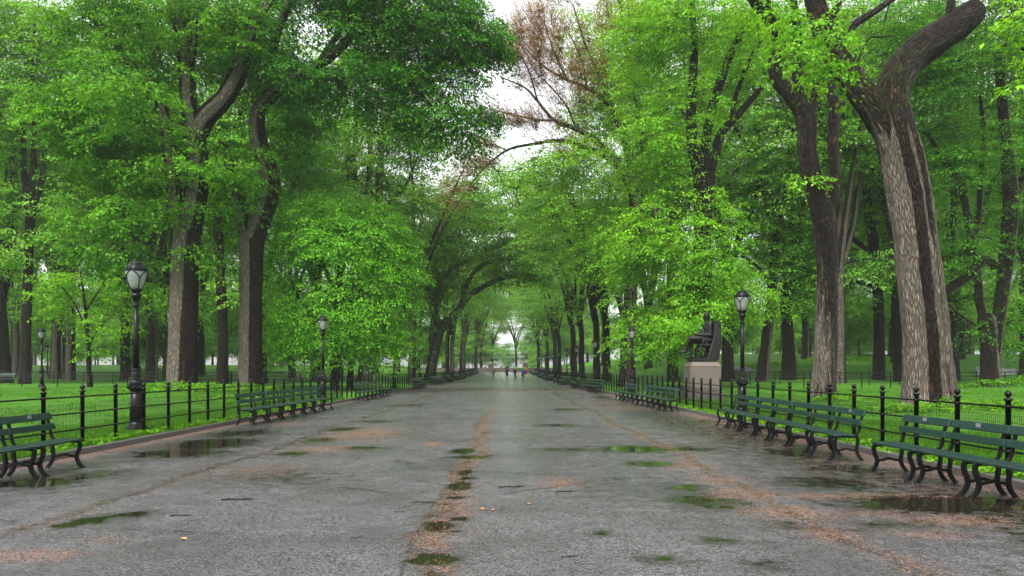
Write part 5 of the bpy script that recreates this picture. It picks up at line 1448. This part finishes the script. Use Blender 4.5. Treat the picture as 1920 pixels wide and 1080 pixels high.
# ------------------------------------------------------------------ rocks
def rock(x, y, rx, ry, rz_, seed, label):
    rng = np.random.default_rng(seed)
    bm = bmesh.new(); bmesh.ops.create_icosphere(bm, subdivisions=5, radius=1)
    dirs = unit(rng.normal(0, 1, (26, 3))); off = rng.uniform(.62, 1.0, 26)
    for v in bm.verts:
        p = np.array(v.co); s = np.min(off / np.maximum(dirs @ p, 1e-3)); s = min(s, 1.15)
        q = p * s * (1 + .03 * math.sin(9 * p[0] + seed) * math.sin(8 * p[1]) + .015 * math.sin(25 * p[2] + 12 * p[0]))
        v.co = (q[0] * rx, q[1] * ry, q[2] * rz_)
    b = MB(); b.bm(bm, True)
    o = b.build("rock_outcrop", M['rock'], None); o.location = (x, y, gz(x, y) - rz_ * .15)
    tag(o, label, "rock", "grey rock outcrops")
rock(25.2, 86, 1.9, 1.6, 1.15, 4, "pale grey rock outcrop on the lawn between statue and right lamp post")
rock(22.0, 87, 1.5, 1.3, .75, 9, "low dark rock outcrop just right of the statue's pedestal")
rock(49, 80, 3.2, 2.2, .9, 6, "long low grey rock under the far right two stemmed elm")

# ------------------------------------------------------------------ grass blades, weeds, fallen twigs
rg = np.random.default_rng(77)
def blades(name, n, xr, yr, h, w, seed, dens_pow=1.0, lean=.5):
    r = np.random.default_rng(seed)
    y = yr[0] + (yr[1] - yr[0]) * r.uniform(0, 1, n) ** dens_pow
    x = xr[0] + (xr[1] - xr[0]) * r.uniform(0, 1, n)
    z = lawn_z(x, y)
    hh = h * r.uniform(.5, 1.35, n) * (.75 + .5 * np.clip(np.sin(x * 2.1 + np.sin(y * 1.3)) * np.sin(y * 1.7), -.5, 1))
    a = r.uniform(0, 2 * PI, n); d = np.stack([np.cos(a), np.sin(a), 0 * a], 1); s = np.stack([-np.sin(a), np.cos(a), 0 * a], 1)
    ln = (lean * r.uniform(.1, 1, n) * hh)[:, None]; ww = (w * r.uniform(.7, 1.3, n))[:, None]
    p = np.stack([x, y, z - .01], 1); up = np.array([0, 0, 1.0])
    v = np.stack([p - s * ww, p + s * ww, p + d * ln * .35 + up * (hh * .6)[:, None] + s * ww * .7, p + d * ln + up * hh[:, None]], 1).reshape(-1, 3)
    f = np.arange(4 * n).reshape(n, 4)
    q = r.uniform(0, 1, (n, 1)); c = np.array([.030, .105, .005]) * (1 - q) + np.array([.10, .27, .012]) * q
    o = link_mesh(name, np_mesh(name, v, f, {'col': ('FLOAT_COLOR', 'FACE', np.concatenate([c, np.ones((n, 1))], 1))}), M['leaf'])
    return tag(o, None, None, None, 'stuff')
blades("grass", 90000, (-10.2, KL - .17), (10, 38), .11, .006, 1, 1.3)
blades("grass", 70000, (KR + .17, 9.6), (8.5, 36), .11, .006, 2, 1.3)
blades("grass", 60000, (-30, -10), (15, 52), .07, .012, 3, 1.1, .4)
blades("grass", 60000, (9.5, 30), (12, 52), .07, .012, 4, 1.1, .4)
def weeds(name, spots, n, seed, size, span, cols):
    r = np.random.default_rng(seed); C = []
    for x, y, rx, ry, hz in spots:
        m = int(n * rx * ry); an = r.uniform(0, 2 * PI, m); q = np.sqrt(r.uniform(0, 1, m))
        px, py = x + rx * q * np.cos(an), y + ry * q * np.sin(an)
        C.append(np.stack([px, py, lawn_z(px, py) + hz * r.uniform(.3, 1, m) * (1 - .6 * q)], 1))
    C = np.concatenate(C); a = r.uniform(0, 2 * PI, len(C))
    D = np.stack([np.cos(a), np.sin(a), .4 + 0 * a], 1)
    V, Fc, col = spray_leaves(C, D, 14, r, size, span, cols, np.clip(r.normal(.5, .3, len(C)), 0, 1), .5)
    o = link_mesh(name, np_mesh(name, V, Fc, {'col': ('FLOAT_COLOR', 'FACE', col)}), M['leaf'])
    return tag(o, None, None, None, 'stuff')
weeds("ground_cover", [(-17.6, 43.5, 3.2, 1.8, .7), (-14.6, 45.5, 2.0, 1.4, .6), (-11.5, 34, 1.6, 2.5, .35), (-20, 46, 2, 1.2, .5)], 26, 5, .15, .3, ((.07, .22, .010), (.15, .36, .016)))
weeds("ground_cover", [(13.4, 23.4, 2.3, 1.0, .42), (11.3, 24.0, 1.2, 1.0, .35), (15.4, 24.6, 1.0, .9, .35), (13.0, 32.0, 1.3, .8, .35)], 40, 6, .12, .24, ((.07, .22, .010), (.15, .36, .016)))
weeds("ground_cover", [(33, 51, 3.2, 1.0, 1.0), (36.5, 51, 2.6, .9, .8), (28.5, 50.8, 2, .8, .5), (41, 60, 4, 2, .8)], 24, 7, .17, .35, ((.05, .17, .010), (.12, .31, .014)))
weeds("ground_cover", [(30, 92, 6, 3, .6), (44, 100, 8, 3, .8), (20, 78, 4, 2, .4), (-34, 84, 6, 2, .5)], 7, 8, .26, .5, ((.07, .22, .014), (.15, .36, .02)))
weeds("weeds", [(FXL + .12, y, .2, .5, .16) for y in np.arange(13.5, 34, 1.3)] + [(FXR - .1, y, .2, .5, .15) for y in np.arange(9.5, 34, 1.4)], 130, 9, .065, .16, ((.09, .26, .01), (.17, .40, .015)))
def np_noise(x, y):
    return .5 + .25 * (np.sin(3.1 * x + 1.7 * np.sin(2.3 * y)) + np.sin(4.7 * y + 1.3 * np.sin(5.1 * x + 2)))
rs_ = np.random.default_rng(12)
ns = 420000
sy = 4.6 + 22 * rs_.uniform(0, 1, ns) ** 1.25; sx = rs_.uniform(KL, KR, ns)
ok = (np.abs(sx) < .66 * sy + .3) & (rs_.uniform(0, 1, ns) < np.clip((lit_f(sx, sy) - .30 + .28 * (np_noise(sx, sy) - .5) + .22 * (np_noise(sx * 3.3 + 5, sy * 3.1) - .5)) * .75, .004, .5))
sx, sy = sx[ok][:60000], sy[ok][:60000]; ns = len(sx)
an = rs_.uniform(0, 2 * PI, ns); sz = rs_.uniform(.006, .014, ns)
du = np.stack([np.cos(an), np.sin(an), 0 * an], 1) * sz[:, None]; dw = np.stack([-np.sin(an), np.cos(an), 0 * an], 1) * (sz * rs_.uniform(.5, .9, ns))[:, None]
pp = np.stack([sx, sy, 0 * sx + .004], 1); lift = np.stack([0 * an, 0 * an, rs_.uniform(.001, .007, ns)], 1)
sv = np.stack([pp - du, pp - dw + lift, pp + du, pp + dw + lift * .6], 1).reshape(-1, 3)
q = rs_.uniform(0, 1, (ns, 1)); sc_ = np.array([.10, .045, .028]) * (1 - q) + np.array([.36, .20, .14]) * q
tag(link_mesh("fallen_seeds", np_mesh("fallen_seeds", sv, np.arange(4 * ns).reshape(ns, 4), {'col': ('FLOAT_COLOR', 'FACE', np.concatenate([sc_, np.ones((ns, 1))], 1))}), M['leaf']), None, None, None, 'stuff')
TW = [(445, 938, 60, .1), (960, 914, 50, 0), (1060, 923, 40, .2), (750, 961, 24, -.1), (668, 1009, 22, 0), (795, 943, 40, .06), (730, 929, 14, .5), (1070, 1045, 36, .15), (1032, 1036, 16, -.2), (936, 957, 16, -.3), (690, 961, 10, 0), (915, 811, 18, 0), (917, 855, 20, 0), (340, 968, 40, 0), (345, 1004, 18, .1), (545, 962, 12, 0), (670, 1009, 24, 0)]
tw_me = []
for k in range(3):
    b = MB(); r = random.Random(k)
    b.tube(smooth_path([(-.5, 0, 0), (-.2, r.uniform(-.05, .05), .02), (.15, r.uniform(-.06, .06), .0), (.5, r.uniform(-.1, .1), .015)], 3), [.026, .024, .022, .02, .02, .018, .018, .016, .014, .01], 5)
    b.tube([(.1, 0, .0), (.25, .12, .03), (.33, .2, .02)], [.014, .010, .006], 4); tw_me.append(b.mesh("twig"))
for i, (px, py, ln, rz) in enumerate(TW):
    dd = F * HC / (py - VY); L_ = ln * dd / F
    o = link_mesh("fallen_twig", tw_me[i % 3], None); 
    if len(o.data.materials) == 0: o.data.materials.append(M['bark'])
    o.location = ((px - VX) * dd / F, dd, .006); o.rotation_euler = (0, 0, rz); o.scale = (L_, L_ * .8, min(.5, L_ * 1.2))
    tag(o, "short dark twig lying on the wet asphalt", "twig", "fallen twigs on the walk")
fl = MB(); fl.add([(0, 0, .004), (.05, .03, .012), (.11, 0, .006), (.05, -.035, .016)], [(0, 1, 2, 3)])
flm = fl.mesh("fallen_leaf"); flm.materials.append(mat_plain("orange_leaf", (.50, .19, .045), .6, 0, .2, 20))
for px, py in ((922, 956), (985, 945), (674, 895), (698, 873), (812, 836), (994, 779), (905, 957), (350, 1013), (1198, 770)):
    dd = F * HC / (py - VY)
    o = link_mesh("fallen_leaf", flm); o.location = ((px - VX) * dd / F, dd, .006); o.rotation_euler = (0, 0, rt.uniform(0, 6)); o.scale = (.8, .8, .8)
    tag(o, "small orange fallen leaf on the wet asphalt", "leaf", "orange leaves on the walk")

# ------------------------------------------------------------------ misty air
hz = MB(); hz.box((-430, -70, -2.5), (430, 810, 48))
hm = bpy.data.materials.new("misty_air"); hm.use_nodes = True
ht = hm.node_tree; ht.nodes.clear()
ho = ht.nodes.new("ShaderNodeOutputMaterial"); pvn = ht.nodes.new("ShaderNodeVolumePrincipled")
pvn.inputs['Color'].default_value = (.93, .96, .95, 1); pvn.inputs['Density'].default_value = .00027; pvn.inputs['Anisotropy'].default_value = .25
ht.links.new(pvn.outputs[0], ho.inputs['Volume'])
tag(hz.build("haze", hm), kind='stuff')
